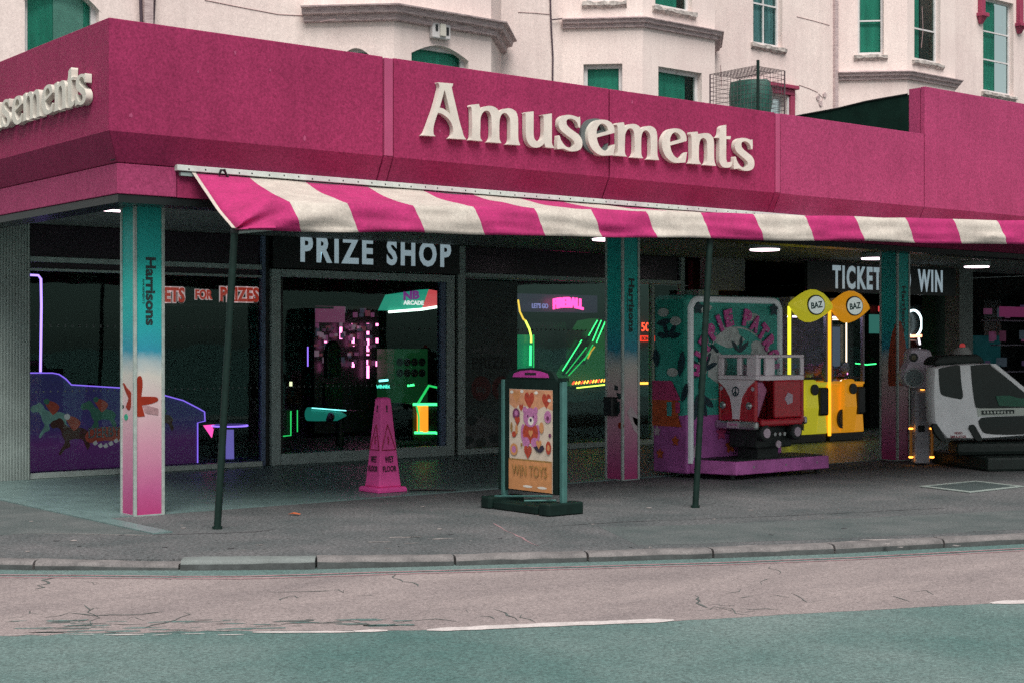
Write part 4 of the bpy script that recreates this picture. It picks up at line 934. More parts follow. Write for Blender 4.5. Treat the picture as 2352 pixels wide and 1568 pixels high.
# ------------------------------------------------------------------ van kiddie ride
RM = {'red': mat('red_gloss_plastic', (.52,.018,.035), .3, .12, 8, coat=.3), 'white': mat('lilac_white_gloss_plastic', (.88,.80,.85), .35, .12, 8, coat=.2), 'purple': mat('magenta_plinth_laminate', (.50,.13,.42), .4, .3, 6), 'chrome': mat('chrome', (.5,.52,.52), .25, .1, 8, metal=.8),
      'rubber': mat('black_rubber', (.012,.02,.018), .6), 'teal': mat('mural_teal_sky', (.012,.36,.27), .5, .2, 2, col2=(.07,.48,.40)), 'sand': mat('mural_purple_sand', (.44,.12,.40), .5, .25, 4), 'cloud': mat('mural_cloud', (.48,.54,.52), .6, .3, 9), 'leaf': mat('mural_dark_leaf', (.012,.045,.06), .5, .3, 8),
      'border': mat('pale_border_tube', (.70,.76,.78), .4, .1, emit=(.7,.8,.8), es=.03), 'bubble': mat('pink_bubble_letter', (.62,.08,.34), .4, .3, 30), 'dot': mat('pale_dot', (.55,.45,.52), .5), 'orange': mat('mural_orange_hut', (.50,.10,.03), .5, .3, 14), 'pinkroof': mat('mural_pink_thatch', (.52,.06,.19), .5, .3, 20), 'aqua': mat('mural_aqua_door', (.06,.36,.34), .5), 'seat': mat('pink_striped_seat', (.42,.14,.26), .5, .4, 3, stretch=(1,40,1))}
vr = thing('van_ride', 'coin ride with red and white toy camper van before a beach mural board', 'kiddie ride', (13.1,12.1,0))
BX0, BX1, BY0, BY1 = 12.255, 13.86, 12.14, 12.68
MB().box(BX0,BX1,BY0,BY1,.06,2.08).build('mural_cabinet', RM['teal'], vr, bev=.05)
MB().box(BX0-.004,BX1+.004,BY0-.004,BY1+.004,.05,.72).build('mural_lower', RM['sand'], vr, bev=.02)
# platform
mb = MB(); mb.prism([(12.30,12.135,.06),(12.46,11.57,.06),(14.07,11.59,.06),(14.07,12.135,.06)], (0,0,.15)); mb.build('platform', RM['purple'], vr, bev=.012)
mb = MB(); mb.prism([(12.40,12.13,.211),(12.51,11.62,.211),(14.02,11.64,.211),(14.02,12.13,.211)], (0,0,.012)); mb.build('platform_mat', RM['rubber'], vr)
for x, y in ((12.52,11.68),(13.98,11.7),(12.4,12.5),(13.8,12.5)): MB().disc((x,y,.011), (0,0,1), .03, .05, 10).build('foot', RM['rubber'], vr)
for x in (12.75,13.3,13.85): MB().disc((x,11.574+.0124*(x-12.46),.14), (0,-1,0), .013, .006, 8).build('platform_bolt', RM['chrome'], vr)
# border tube round the front of the board
pts = [(BX0+.05,.17),(BX0+.05,1.93)]+[(BX0+.17-.12*math.cos(a), 1.91+.12*math.sin(a)) for a in (R(20),R(45),R(70))]+[(BX0+.17,2.03),(BX1-.17,2.03)]+[(BX1-.17+.12*math.sin(a), 1.91+.12*math.cos(a)) for a in (R(20),R(45),R(70))]+[(BX1-.05,1.93),(BX1-.05,.30)]
MB().tube([(x,BY0-.012,z) for x, z in pts], .036, 8).build('border_tube', RM['border'], vr, smooth=True)
lay = [0]
def front(pts, m, name, sm=True):
    lay[0] += 1
    if sm: pts = [(p.x, p.y) for p in smooth_outline([Vector(p) for p in pts], 3, 75)]
    return MB().prism([(x, BY0-.0055-.0004*lay[0], z) for x, z in pts], (0,-.0002,0)).build(name, RM[m], vr)
def sidep(pts, m, name, sm=True):
    lay[0] += 1
    if sm: pts = [(p.x, p.y) for p in smooth_outline([Vector(p) for p in pts], 3, 75)]
    return MB().prism([(BX0-.0055-.0004*lay[0], y, z) for y, z in pts], (-.0002,0,0)).build(name, RM[m], vr)
cxr, czr = 13.10, 1.10
front([(cxr+.60*math.cos(a), czr+.62*math.sin(a)) for a in [R(-20+i*220/20) for i in range(21)]], 'cloud', 'cloud_disc')
front([(cxr+.585*math.cos(a), czr+.60*math.sin(a)) for a in [R(-20+i*220/20) for i in range(21)]], 'teal', 'sky_disc')
for x, z, a, b in ((12.95,1.60,.24,.10),(12.72,1.28,.16,.22),(13.45,1.45,.16,.09),(12.55,1.92,.10,.05),(13.3,1.83,.13,.05),(12.5,1.25,.1,.07)):
    front([(x+a*math.cos(t_)*(1+.25*math.sin(3*t_+x*9)), z+b*math.sin(t_)*(1+.25*math.sin(2*t_+z*7))) for t_ in [i*math.pi/8 for i in range(16)]], 'cloud', 'cloud_print')
def leafp(f, x, z, ang, L_, w, m='leaf'):
    ca, sa = math.cos(R(ang)), math.sin(R(ang)); f([(x+ca*L_*t_-sa*w*s_, z+sa*L_*t_+ca*w*s_) for t_, s_ in ((0,0),(.3,.8),(.6,1),(.85,.6),(1,0),(.85,-.5),(.5,-.8),(.2,-.6))], m, 'palm_leaf_print')
for a in (20,60,110,150,200,250): leafp(front, 12.52, 1.22, a, .24, .035)
for a in (40,80,135): leafp(front, 13.12, 1.42, a, .2, .03)
for a in (-30,-60,-100): leafp(front, 12.42, .95, a, .3, .05)
for a in (10,60,130,170): leafp(sidep, 12.42, 1.60, a, .2, .035)
leafp(sidep, 12.24, 1.15, 100, .3, .06); leafp(sidep, 12.62, 1.75, 170, .25, .04); leafp(sidep, 12.2, .86, 110, .24, .05); leafp(sidep, 12.60, 1.25, 80, .22, .06)
for y, z in ((12.5,1.88),(12.3,1.78),(12.35,1.2)): sidep([(y+.09*math.cos(t_), z+.05*math.sin(t_)) for t_ in [i*math.pi/6 for i in range(12)]], 'cloud', 'cloud_print')
sidep([(12.68,1.10),(12.36,1.10),(12.26,.95),(12.22,.88),(12.68,.88)], 'pinkroof', 'hut_roof_print', False)
sidep([(12.68,.88),(12.26,.88),(12.26,.70),(12.20,.58),(12.68,.58)], 'orange', 'hut_wall_print', False)
sidep([(12.44,.86),(12.36,.86),(12.36,.70),(12.44,.70)], 'aqua', 'hut_door_print', False); sidep([(12.30,.86),(12.23,.86),(12.23,.74),(12.30,.74)], 'pinkroof', 'hut_window_print', False)
for y, z, m in ((12.6,.52,'dot'),(12.55,.26,'orange'),(12.3,.42,'orange'),(12.62,1.35,'leaf')): sidep([(y+.05*math.cos(t_)*(1+.3*math.sin(5*t_)), z+.05*math.sin(t_)*(1+.3*math.sin(5*t_))) for t_ in [i*math.pi/8 for i in range(16)]], m, 'flower_print')
for x, z, m in ((12.95,.34,'orange'),(13.35,.36,'orange'),(13.62,.33,'dot'),(12.38,.30,'dot'),(13.68,.47,'leaf'),(12.42,1.93,'leaf'),(13.70,1.93,'leaf'),(12.8,.5,'pinkroof')):
    front([(x+.065*math.cos(t_)*(1+.35*math.sin(5*t_)), z+.065*math.sin(t_)*(1+.35*math.sin(5*t_))) for t_ in [i*math.pi/10 for i in range(20)]], m, 'flower_print')
# arched bubble letters
word = 'HIPPIE PATROL'
for i, ch in enumerate(word):
    if ch == ' ': continue
    a = R(172-i*164/12); px_, pz_ = cxr-.03+.66*math.cos(a), czr+.02+.72*math.sin(a); rot = a-R(90); Xd = Vector((math.cos(rot),0,math.sin(rot))); Ud = Vector((-math.sin(rot),0,math.cos(rot)))
    text('letter', ch, RM['bubble'], vr, (px_, BY0-.02, pz_), Xd, Ud, .20, .13 if ch != 'I' else .055, .075, .018)
    for q in (-.055,.0,.055): MB().disc(Vector((px_,BY0-.0395,pz_))+Ud*q+Xd*(.025 if q else -.03), (0,-1,0), .012, .002, 7).build('letter_dot', RM['dot'], vr)
# the van: shell, nose, windows
CM0 = glass('ride_perspex', (.80,.84,.84), 1.5)
vx0, vx1, vy0, vy1 = 12.75, 13.56, 11.53, 12.125
vz0, vm, vz1 = .62, 1.115, 1.40
van = MB(); van.box(vx0,vx1,vy1-.05,vy1,vz0,vm); van.box(vx0,vx0+.05,vy0+.02,vy1-.052,vz0,vm); van.box(vx1-.05,vx1,vy0,vy1-.052,vz0,vm); van.box(13.06,vx1-.052,vy0,vy0+.05,vz0+.06,vm); van.box(vx0+.06,vx1-.052,vy0+.01,vy1-.052,vz0-.03,vz0+.05)
body = van.build('van_body', RM['red'], vr, bev=.02)
def barf(x0, x1, y0, y1, z0, z1, nm='window_frame'): MB().box(x0,x1,y0,y1,z0,z1).build(nm, RM['white'], vr, bev=.012)
FW = vy1-vy0; SL = vx1-vx0
zb_, zt_ = vm+.050, vz1-.036
barf(vx0-.006,vx0+.05,vy0,vy1,vm+.002,zb_); barf(vx0-.006,vx0+.05,vy0,vy1,zt_,vz1)
for a_, b_ in ((0,.13),(.49,.60),(.74,1.0)): barf(vx0-.004,vx0+.048,vy1-FW*b_,vy1-FW*a_,zb_+.001,zt_-.001,'window_post')
barf(vx0+.052,vx1,vy0,vy0+.045,vm-.006,zb_); barf(vx0+.052,vx1,vy0,vy0+.045,zt_,vz1)
for a_, b_ in ((.066,.085),(.19,.38),(.93,1.0)): barf(vx0+SL*a_,vx0+SL*b_,vy0+.002,vy0+.043,zb_+.001,zt_-.001,'window_post')
barf(vx1-.045,vx1,vy0+.047,vy1,vm+.002,zb_); barf(vx1-.045,vx1,vy0+.047,vy1,zt_,vz1); barf(vx1-.045,vx1,vy1-.10,vy1,zb_+.001,zt_-.001,'window_post'); barf(vx0+.052,vx1-.047,vy1-.045,vy1,vm+.002,zb_); barf(vx0+.052,vx1-.047,vy1-.045,vy1,zt_,vz1)
for a_, b_ in ((.13,.49),(.60,.74)): gquad('windscreen', (vx0+.02,vy1-FW*b_,zb_), (vx0+.02,vy1-FW*a_,zb_), (vx0+.02,vy1-FW*a_,zt_), (vx0+.02,vy1-FW*b_,zt_), CM0, vr, (-1,0,0))
gquad('side_window', (vx0+SL*.38,vy0+.02,zb_), (vx0+SL*.93,vy0+.02,zb_), (vx0+SL*.93,vy0+.02,zt_), (vx0+SL*.38,vy0+.02,zt_), CM0, vr, (0,-1,0))
front_v = MB(); yc = (vy0+vy1)/2+.01
def vf(y, z): return Vector((vx0-.014, y, z))
front_v.prism([vf(vy0+.02,vm), vf(vy1,vm), vf(vy1-.02,vm-.02), vf(yc+.17,vm-.09), vf(yc+.09,vm-.2), vf(yc+.06,vm-.33), vf(yc+.05,vz0+.05), vf(yc-.05,vz0+.05), vf(yc-.06,vm-.33), vf(yc-.09,vm-.2), vf(yc-.17,vm-.09), vf(vy0+.04,vm-.02)], (.013,0,0)); front_v.build('nose_panel', RM['white'], vr)
for y in (yc-.2, yc+.2):
    hl = MB().ball((vx0-.012,y,vm-.29), .045, 14, 9, sc=(.5,1,1)).build('headlight', RM['chrome'], vr, smooth=True)
mb = MB(); n = 20
mb.tube([(vx0-.018, yc+.05*math.cos(2*math.pi*k/n), vm-.13+.05*math.sin(2*math.pi*k/n)) for k in range(n+1)], .007, 5); mb.tube([(vx0-.018,yc,vm-.18),(vx0-.018,yc,vm-.08)], .006, 5); mb.tube([(vx0-.018,yc,vm-.13),(vx0-.018,yc-.035,vm-.165)], .006, 5); mb.tube([(vx0-.018,yc,vm-.13),(vx0-.018,yc+.035,vm-.165)], .006, 5); mb.build('peace_emblem', RM['leaf'], vr)
for y in (yc-.26, yc+.22): MB().disc((vx0-.0145,y,vm-.10), (-1,0,0), .028, .003, 5).build('flower_sticker', RM['dot'], vr)
MB().box(vx0-.05,vx0+.02,vy0-.03,vy1+.02,vz0-.065,vz0+.035).build('front_bumper', RM['chrome'], vr, bev=.03); MB().box(vx1-.02,vx1+.03,vy0-.03,vy1,vz0-.02,vz0+.07).build('rear_bumper', RM['chrome'], vr, bev=.03)
MB().box(vx0-.056,vx0-.051,yc-.09,yc+.09,vz0-.045,vz0+.018).build('number_plate', RM['dot'], vr); text('plate_lettering', 'HIPPIE', RM['bubble'], vr, (vx0-.0562,yc,vz0-.013), (0,-1,0), (0,0,1), .028, .13, .01, .001)
mb = MB(); mb.prism([(12.80,11.60,.67),(12.86,11.60,.67),(13.02,11.60,1.0),(12.94,11.60,1.10),(12.80,11.60,1.10)], (0,.42,0)); mb.build('seat_back', RM['seat'], vr, bev=.03)
MB().box(12.80,13.50,vy0-.028,vy0+.02,vz0-.02,vz0+.055).build('side_step', RM['red'], vr, bev=.02)
MB().disc((13.29,vy0-.001,.90), (0,-1,0), .075, .004, 5).build('star_sticker', RM['dot'], vr)
for x in (12.88, 13.40):
    w = MB().disc((x,vy0-.03,.52), (0,1,0), .095, .09, 20).build('wheel', RM['rubber'], vr, bev=.02); MB().disc((x,vy0-.04,.52), (0,1,0), .055, .012, 16).build('hub_cap', RM['dot'], w)
MB().box(12.85,13.45,11.62,12.05,.34,.585).build('chassis', RM['rubber'], vr, bev=.02); MB().box(12.95,13.3,11.7,12.0,.222,.345).build('rocker_base', RM['rubber'], vr)
for x in (13.06,13.14,13.22): MB().disc((x,11.55,.50), (0,-1,0), .022, .02, 10).build('fog_lamp', RM['chrome'], vr)
MB().disc((13.14,11.56,.385), (0,-1,0), .042, .012, 14).build('badge', RM['dot'], vr)
MB().tube([(12.6,12.12,1.45),(12.66,12.13,1.5),(12.74,12.12,1.43)], .02, 6).build('palm_cutout', RM['leaf'], vr)
MB().ball((12.93,11.9,1.22), .075, 10, 8).build('steering_toy', RM['dot'], vr, smooth=True)

# ------------------------------------------------------------------ claw machines
CM = {'post': mat('pale_lilac_post', (.24,.22,.28), .4), 'dark': mat('machine_black', (.012,.016,.016), .4), 'inner': mat('machine_back_panel', (.09,.08,.12), .5, .4, 6), 'logo': mat('white_logo_disc', (.55,.60,.58), .4, .3, 30, emit=(.6,.7,.66), es=.25), 'logoink': mat('logo_green_ink', (.03,.16,.14), .5), 'glass': glass('cabinet_glass', (.86,.88,.9), 1.25)}
def claw(x0, x1, y0, base, lit, label, glowc):
    y1 = y0+.80; w = x1-x0; xm = (x0+x1)/2
    B = mat('cabinet_plastic_'+label.split()[0], base, .35, .2, 4, emit=lit, es=.24); G = glow('lit_strip_'+label.split()[0], lit, .95)
    t = thing('claw_machine', label, 'claw machine', (xm,y0,0), 'pair of lit claw machines')
    MB().box(x0+.03,x1-.03,y0+.03,y1,.02,.14).build('plinth', CM['dark'], t)
    mb = MB(); mb.loft([[Vector((x0+.02,y0+d,z)), Vector((x1-.02,y0+d,z)), Vector((x1-.02,y1,z)), Vector((x0+.02,y1,z))] for z, d in ((.14,.0),(.5,.03),(.80,.06),(.90,.0))]); mb.build('lower_cabinet', B, t, bev=.02)
    mb = MB(); mb.loft([[Vector((xm-.20+a,y0-.10+d,z)), Vector((xm+.14-a,y0-.10+d,z)), Vector((xm+.14-a,y0+.02,z)), Vector((xm-.20+a,y0+.02,z))] for z, d, a in ((.16,.06,.0),(.55,.0,.02),(.92,.02,.04),(.98,.04,.05))]); mb.build('control_pod', B, t, bev=.03)
    for z in (.955,): MB().box(xm-.22,xm+.16,y0-.12,y0+.03,.985,1.02).build('control_rim', CM['dark'], t, bev=.01)
    MB().box(x0+.02,x1-.02,y0+.0,y1,.90,.935).build('cabinet_sill', B, t)
    MB().disc((xm-.02,y0-.105,.83), (0,-1,0), .085, .03, 22).build('speaker', CM['dark'], t)
    MB().disc((xm-.18,y0-.015,.36), (0,-1,0), .115, .03, 24, r2=.15).build('speaker', CM['dark'], t); MB().disc((xm-.18,y0-.046,.36), (0,-1,0), .08, .004, 20, r2=.105).build('speaker_cone', mat('speaker_mesh', (.16,.09,.02), .6), t)
    MB().box(xm+.19,x1-.05,y0-.06,y0+.02,.42,.86).build('coin_box', CM['dark'], t, bev=.03)
    for x in (x0+.035, x1-.035): MB().box(x-.022,x+.022,y0+.0,y0+.05,.94,1.96).build('corner_post', CM['post'], t)
    MB().box(x0-.028,x0+.008,y0-.02,y0+.03,.10,2.1).build('lit_edge', G, t, bev=.01)
    MB().box(x0+.02,x1-.02,y1-.03,y1,.94,1.96).build('back_panel', CM['inner'], t); MB().box(x0+.1,x1-.1,y0+.1,y0+.14,1.935,1.955).build('inner_lamp', glow('lilac_inner_lamp', (.8,.65,.95), 3.0), t)  # unseen light strip added inside to brighten the toys
    gquad('glass', (x0+.06,y0+.02,.94), (x1-.06,y0+.02,.94), (x1-.06,y0+.02,1.96), (x0+.06,y0+.02,1.96), CM['glass'], t, (0,-1,0))
    MB().box(x0+.01,x1-.01,y0-.0,y1,1.96,2.24).build('top_box', CM['post'], t)
    hd = MB(); rings = []
    for i in range(13):
        f = i/12; a = math.pi*f; u = -math.cos(a); hh = .24*math.sin(a)**2+.012; dd = .11*math.sin(a)+.01
        rings.append([Vector((xm+u*(w/2+.06), y0-.02-dd*max(0, math.cos(2*math.pi*k/16)), 2.11+hh*math.sin(2*math.pi*k/16)+.02*math.cos(3*a))) for k in range(16)])
    hd.loft(rings); h = hd.build('header', B, t, smooth=True)
    MB().disc((xm,y0-.118,2.12), (0,-1,0), .205, .02, 28, r2=.155).build('header_rim', CM['dark'], h); MB().disc((xm,y0-.139,2.12), (0,-1,0), .185, .006, 28, r2=.135).build('logo_disc', CM['logo'], h)
    text('logo_lettering', 'BAZ', CM['logoink'], h, (xm,y0-.1455,2.12), (1,0,.12), (-.12,0,1), .10, .27, .03, .003)
    # lit guide frame and the toys inside
    n_ = 0
    for k in range(46):
        r = random.uniform(.05,.085); x = random.uniform(x0+.12,x1-.12); y = random.uniform(y0+.12,y1-.15); z = .95+r*random.uniform(.8,2.6)
        c_ = random.choice([(.32,.06,.10),(.14,.08,.26),(.42,.42,.46),(.25,.04,.04),(.08,.14,.22),(.40,.15,.30)])
        mb = MB(); mb.ball((x,y,z), r, 10, 7); mb.ball((x-.5*r,y-.2*r,z+.85*r), r*.38, 6, 5); mb.ball((x+.5*r,y-.2*r,z+.85*r), r*.38, 6, 5); mb.ball((x,y-.3*r,z+.75*r), r*.62, 8, 6)
        key = 'plush_%d' % int(c_[0]*100+c_[2]*1000)
        if key not in CM: CM[key] = mat(key, c_, .9, .3, 30)
        mb.build('plush_toy', CM[key], t, smooth=True)
    MB().tube([(xm,y0+.4,1.96),(xm,y0+.4,1.62)], .012, 6).build('claw_cable', CM['post'], t)
    MB().ball((xm,y0+.4,1.58), .05, 10, 7).build('claw_head', CM['post'], t, smooth=True)
    for k in range(3):
        a = k*2.1; MB().tube([(xm,y0+.4,1.56),(xm+.09*math.cos(a),y0+.4+.09*math.sin(a),1.49),(xm+.04*math.cos(a),y0+.4+.04*math.sin(a),1.40)], .010, 5).build('claw_finger', CM['post'], t)
    return t
c_a = claw(17.66, 18.56, 15.3, (.46,.42,.02), (.62,.58,.03), 'yellow claw machine glowing beside the toy van mural', 0)
c_b = claw(18.60, 19.46, 15.3, (.62,.26,.012), (.85,.36,.015), 'orange claw machine glowing nearest the surfboard column', 0)
PKG = glow('pink_neon', (1,.22,.55), 2.2); WRM = glow('warm_white_neon', (1,.78,.55), 1.5); GRN = glow('green_neon', (.05,1,.22), 1.6); GRND = glow('dim_green_neon', (.02,.55,.12), .7); CYN = glow('cyan_neon', (.25,.95,.95), 1.4); PUR = glow('violet_neon', (.30,.16,1), .9); REDL = glow('red_led', (1,.05,.02), 2.0); ORL = glow('orange_lamp', (1,.33,.04), 2.2); YEL = glow('yellow_green_neon', (.75,.9,.1), 1.4)
def neon(parent, pts, Y, r, m, name='neon_tube'): return MB().tube([atY(x, y, Y) for x, y in pts], r, 6).build(name, m, parent)
def box_at(parent, x0, x1, y0, y1, Y, d, m, name, bev=0):
    a, b = atY(x0, y1, Y), atY(x1, y1, Y); t_ = atY((x0+x1)/2, y0, Y).z; b_ = max(.012, atY((x0+x1)/2, y1, Y).z); return MB().box(a.x,b.x,Y,Y+d,b_,t_).build(name, m, parent, bev=bev)
# game cabinet behind the claw machines with bent pink tube
gc = thing('pink_neon_cabinet', 'dark game cabinet with bent pink and white neon edge behind orange machine', 'arcade machine', (20.6,17,0))
box_at(gc,1905,1960,745,1000,17.0,.7,CM['dark'],'cabinet'); neon(gc,[(1945,845),(1938,858),(1932,872),(1932,930),(1935,940),(1941,950)],16.93,.02,WRM); neon(gc,[(1946,855),(1942,866),(1939,880),(1939,930),(1943,940)],16.92,.016,PKG); neon(gc,[(1910,733),(1940,733),(1944,740),(1944,830)],16.95,.012,WRM)
box_at(gc,1908,1930,750,840,16.95,.02,mat('dim_screen', (.02,.03,.05), .2, emit=(.05,.07,.10), es=.5),'screen'); box_at(gc,1882,1898,768,800,16.94,.02,glow('pink_screen',(.6,.1,.4),.5),'screen')

# ------------------------------------------------------------------ white simulator pod
SM = {'white': mat('white_fibreglass', (.88,.91,.92), .45, .08, 5), 'black': mat('tinted_window', (.010,.013,.013), .12, .2, 4), 'strip': mat('pod_pale_strip', (.55,.62,.55), .4, .1), 'base': mat('black_plinth', (.008,.018,.015), .6, .3, 8), 'dome': mat('grey_dome', (.30,.32,.31), .5), 'seat': mat('green_seat_vinyl', (.015,.12,.07), .5)}
OO = Vector((15.73,10.53,0)); EX = Vector((.906,-.423,0)); EY = Vector((.423,.906,0))
pod = thing('simulator_pod', 'white helicopter style video simulator ride with dark windows at right', 'kiddie ride', OO)
def pp(x, y, yl):
    d = ray((2150+x/3.734)*K, (780+y/3.734)*K); o_ = OO+EY*yl; t_ = o_.dot(EY)/d.dot(EY); return Vector((0,0,EYE))+d*t_
YL = .30
outl = [(470,430),(560,414),(730,400),(830,394),(1000,394),(1320,640),(1560,840),(1640,930),(1620,1000),(1500,1040),(1240,1056),(980,1076),(870,1080),(590,1076),(530,1010),(475,930),(462,700)]
side_a = [pp(x, y, YL) for x, y in outl]; cen = sum(side_a, Vector())/len(side_a)
ring = lambda s_, d: [cen+(p-cen)*s_+EY*d for p in side_a]
MB().loft([ring(.97,-.03), ring(1,0), ring(1,.14), ring(.99,.15)]).build('shell', SM['white'], pod, smooth=True); rb_ = [pp(max(x, 700), min(max(y, 420), 1060), YL) for x, y in outl]; MB().loft([[p+EY*.151 for p in rb_], [p+EY*.60 for p in rb_]]).build('rear_body', SM['base'], pod)
def podplate(pts, m, name, lift=.034, th=.008, sm=True):
    q = [pp(x, y, YL-lift) for x, y in pts]
    if sm:
        uv = [Vector((p.dot(EX), p.z)) for p in q]; uv = smooth_outline(uv, 3, 60); base_ = (OO+EY*(YL-lift)).dot(EY); q = [EX*u.x+EY*base_+Vector((0,0,u.y)) for u in uv]
    return MB().prism(q, EY*th).build(name, m, pod)
podplate([(530,445),(560,432),(700,408),(724,415),(735,560),(752,690),(735,720),(650,705),(565,682),(545,640),(535,540)], SM['black'], 'side_window')
podplate([(822,412),(990,402),(1012,420),(1320,665),(1470,780),(1460,800),(890,800),(865,780),(840,620)], SM['black'], 'windscreen')
podplate([(930,885),(1307,870),(1560,868),(1575,900),(1480,1010),(1230,1042),(960,1030),(910,980),(892,920)], SM['black'], 'nose_window')
podplate([(880,804),(1307,797),(1540,795),(1560,862),(1307,866),(890,874)], SM['strip'], 'waist_strip', .036)
podplate([(922,822),(1218,815),(1218,850),(922,860)], SM['black'], 'slogan_plate', .046, .008, False)
for k in range(9): a_ = 940+k*31; podplate([(a_,828),(a_+random.randint(10,24),828),(a_+18,848),(a_,848)], SM['strip'], 'slogan_mark', .0475, .001, False)
podplate([(1000,398),(1050,398),(1330,628),(1320,665)], SM['white'], 'window_strut', .05, .02, False)
podplate([(1050,690),(1180,685),(1240,705),(1400,720),(1400,790),(1080,780)], SM['seat'], 'seat_glimpse', .042, .002)
text('lettering', 'VIDEO', mat('red_print', (.28,.03,.05), .5), pod, pp(708,1028,YL-.032), EX, (0,0,1), .030, .115, .025, .002); text('lettering', 'SIMULATOR', bpy.data.materials['red_print'], pod, pp(708,1060,YL-.032), EX, (0,0,1), .030, .215, .025, .002)
podplate([(470,965),(490,945),(515,948),(590,1076),(590,1100),(560,1100),(500,1030)], SM['base'], 'leg', .05, .05); podplate([(806,985),(820,955),(855,955),(925,1076),(920,1100),(870,1090),(840,1040)], SM['base'], 'leg', .05, .05)
rf = [pp(x, y, YL) for x, y in ((490,412),(500,370),(535,335),(620,320),(885,310),(925,335),(965,388),(900,396),(600,410))]
MB().loft([[p+EY*.0 for p in rf], [p+EY*.30 for p in rf]]).build('roof_hood', SM['base'], pod, bev=.03)
bc = pp(745,300,YL+.15); MB().loft([[bc+Vector((r_*math.cos(a),r_*math.sin(a),z)) for a in [k*math.pi/9 for k in range(18)]] for z, r_ in ((-.03,.12),(.03,.10),(.07,.07))]).build('beacon_base', SM['dome'], pod, smooth=True)
MB().ball(bc+Vector((0,0,.085)), .035, 12, 8).build('beacon_lamp', glow('red_beacon', (.5,.05,.05), .25), pod, smooth=True)
pl = MB(); q = [OO+EX*a+EY*b for a, b in ((-.02,.0),(2.3,.0),(2.3,1.35),(-.02,1.35))]; pl.loft([q, [p+Vector((0,0,.17)) for p in q]]); pl.build('plinth', SM['base'], pod, bev=.03)
q = [OO+EX*a+EY*b for a, b in ((-.25,.30),(2.2,.12),(2.2,1.1),(-.10,.80))]; MB().loft([[p+Vector((0,0,.172)) for p in q], [p+Vector((0,0,.33)) for p in q]]).build('rocker', SM['base'], pod, bev=.05)

# grey round-headed machine beside the pod
gm_ = thing('round_head_machine', 'pale grey coin machine with round speaker face in front of surfboard column', 'coin machine', (15.95,11.8,0))
RV, VV3 = Vector((VY,-VX,0)), Vector((VX,VY,0)); HC = Vector((15.93,11.74,0)); xf = Matrix.Translation(HC) @ Matrix(((RV.x,VV3.x,0,0),(RV.y,VV3.y,0,0),(0,0,1,0),(0,0,0,1)))
hp_ = [(-.09,1.46),(.08,1.46),(.17,1.42),(.21,1.20),(.22,1.02),(.15,.96),(-.03,.965),(-.15,1.02),(-.19,1.12),(-.16,1.22),(-.12,1.30)]
hh = smooth_outline([Vector(p) for p in hp_], 3, 120)
mb = MB(xf); mb.loft([[Vector((p.x*s_, d, 1.2+(p.y-1.2)*s_)) for p in hh] for s_, d in ((.9,-.14),(1,-.10),(1,.12),(.9,.16))]); gh = mb.build('head', mat('lilac_grey_plastic', (.72,.66,.76), .5, .15, 6), gm_, smooth=True)
mb = MB(xf); mb.disc((-.06,-.142,1.10), (0,-1,0), .125, .02, 26); mb.build('speaker_ring', mat('teal_grey_ring', (.50,.58,.60), .5), gh); mb = MB(xf); mb.disc((-.06,-.163,1.10), (0,-1,0), .10, .006, 24); mb.build('speaker_mesh', mat('speaker_grille', (.24,.32,.33), .7, .3, 60), gh)
mb = MB(xf); mb.disc((-.06,-.142,1.355), (0,-1,0), .055, .012, 20); mb.build('eye_ring', CM['dark'], gh); mb = MB(xf); mb.disc((-.06,-.155,1.355), (0,-1,0), .03, .006, 16); mb.build('eye', mat('olive_lens', (.16,.15,.08), .3), gh)
mb = MB(xf); mb.box(-.02,.17,-.06,.14,.02,.97); mb.build('pedestal', mat('grey_pedestal', (.46,.47,.52), .5, .2, 6), gm_, bev=.02)
mb = MB(xf); mb.box(.03,.13,-.068,-.061,.55,.92); mb.build('notice', mat('pale_notice', (.34,.34,.38), .6, .3, 40), gm_)
mb = MB(xf); mb.box(.02,.10,-.069,-.062,.42,.50); mb.build('coin_slot', CM['dark'], gm_)
for x in (-.065,.20):
    mb = MB(xf); mb.tube([(x,-.04,.10),(x,-.04,.50)], .018, 8); mb.build('side_tube', mat('amber_tube', (.30,.12,.02), .3, emit=(1,.35,.03), es=.03), gm_)
    for z in (.46,.10):
        mb = MB(xf); mb.ball((x,-.04,z), .026, 8, 6, sc=(1.2,1,.6)); mb.build('amber_lamp', ORL, gm_)
mb = MB(xf); mb.ball((.075,-.06,.955), .022, 8, 6, sc=(1.3,1,.5)); mb.build('amber_lamp', ORL, gm_)

# ------------------------------------------------------------------ things inside the hall
HY = 17.35
dc = thing('derby_counter', 'blue racing game counter with horses and violet neon outline behind glass', 'arcade machine', (7.7,HY,0))
do = [(40,855),(120,855),(135,858),(150,868),(163,882),(275,889),(372,905),(420,918),(455,936),(469,944),(470,965),(453,969),(453,1056),(40,1080)]
dpts = [atY(x, y, HY) for x, y in do]; dpts[-1].z = .03; dpts[-2].z = .03
M['derby'] = ramp_z('derby_mural', [(0,(.06,.012,.085)),(.35,(.075,.016,.11)),(.55,(.028,.020,.105)),(1.2,(.018,.018,.085))], .4)
def lit(m, k):
    b_ = m.node_tree.nodes['Principled BSDF']; l_ = b_.inputs['Base Color'].links[0]; m.node_tree.links.new(l_.from_socket, b_.inputs['Emission Color']); b_.inputs['Emission Strength'].default_value = k
lit(M['derby'], .20)      # own glow put into the print in place of overhead light
MB().prism(dpts, (0,.5,0)).build('counter', M['derby'], dc)
MB().tube([p+Vector((0,-.012,0)) for p in dpts[:-1]], .008, 6).build('neon_tube', glow('dim_violet_neon', (.26,.14,.9), .6), dc)
neon(dc, [(68,631),(88,632),(94,640),(95,700),(93,853)], HY, .014, glow('lilac_neon', (.42,.25,1), 1.2))
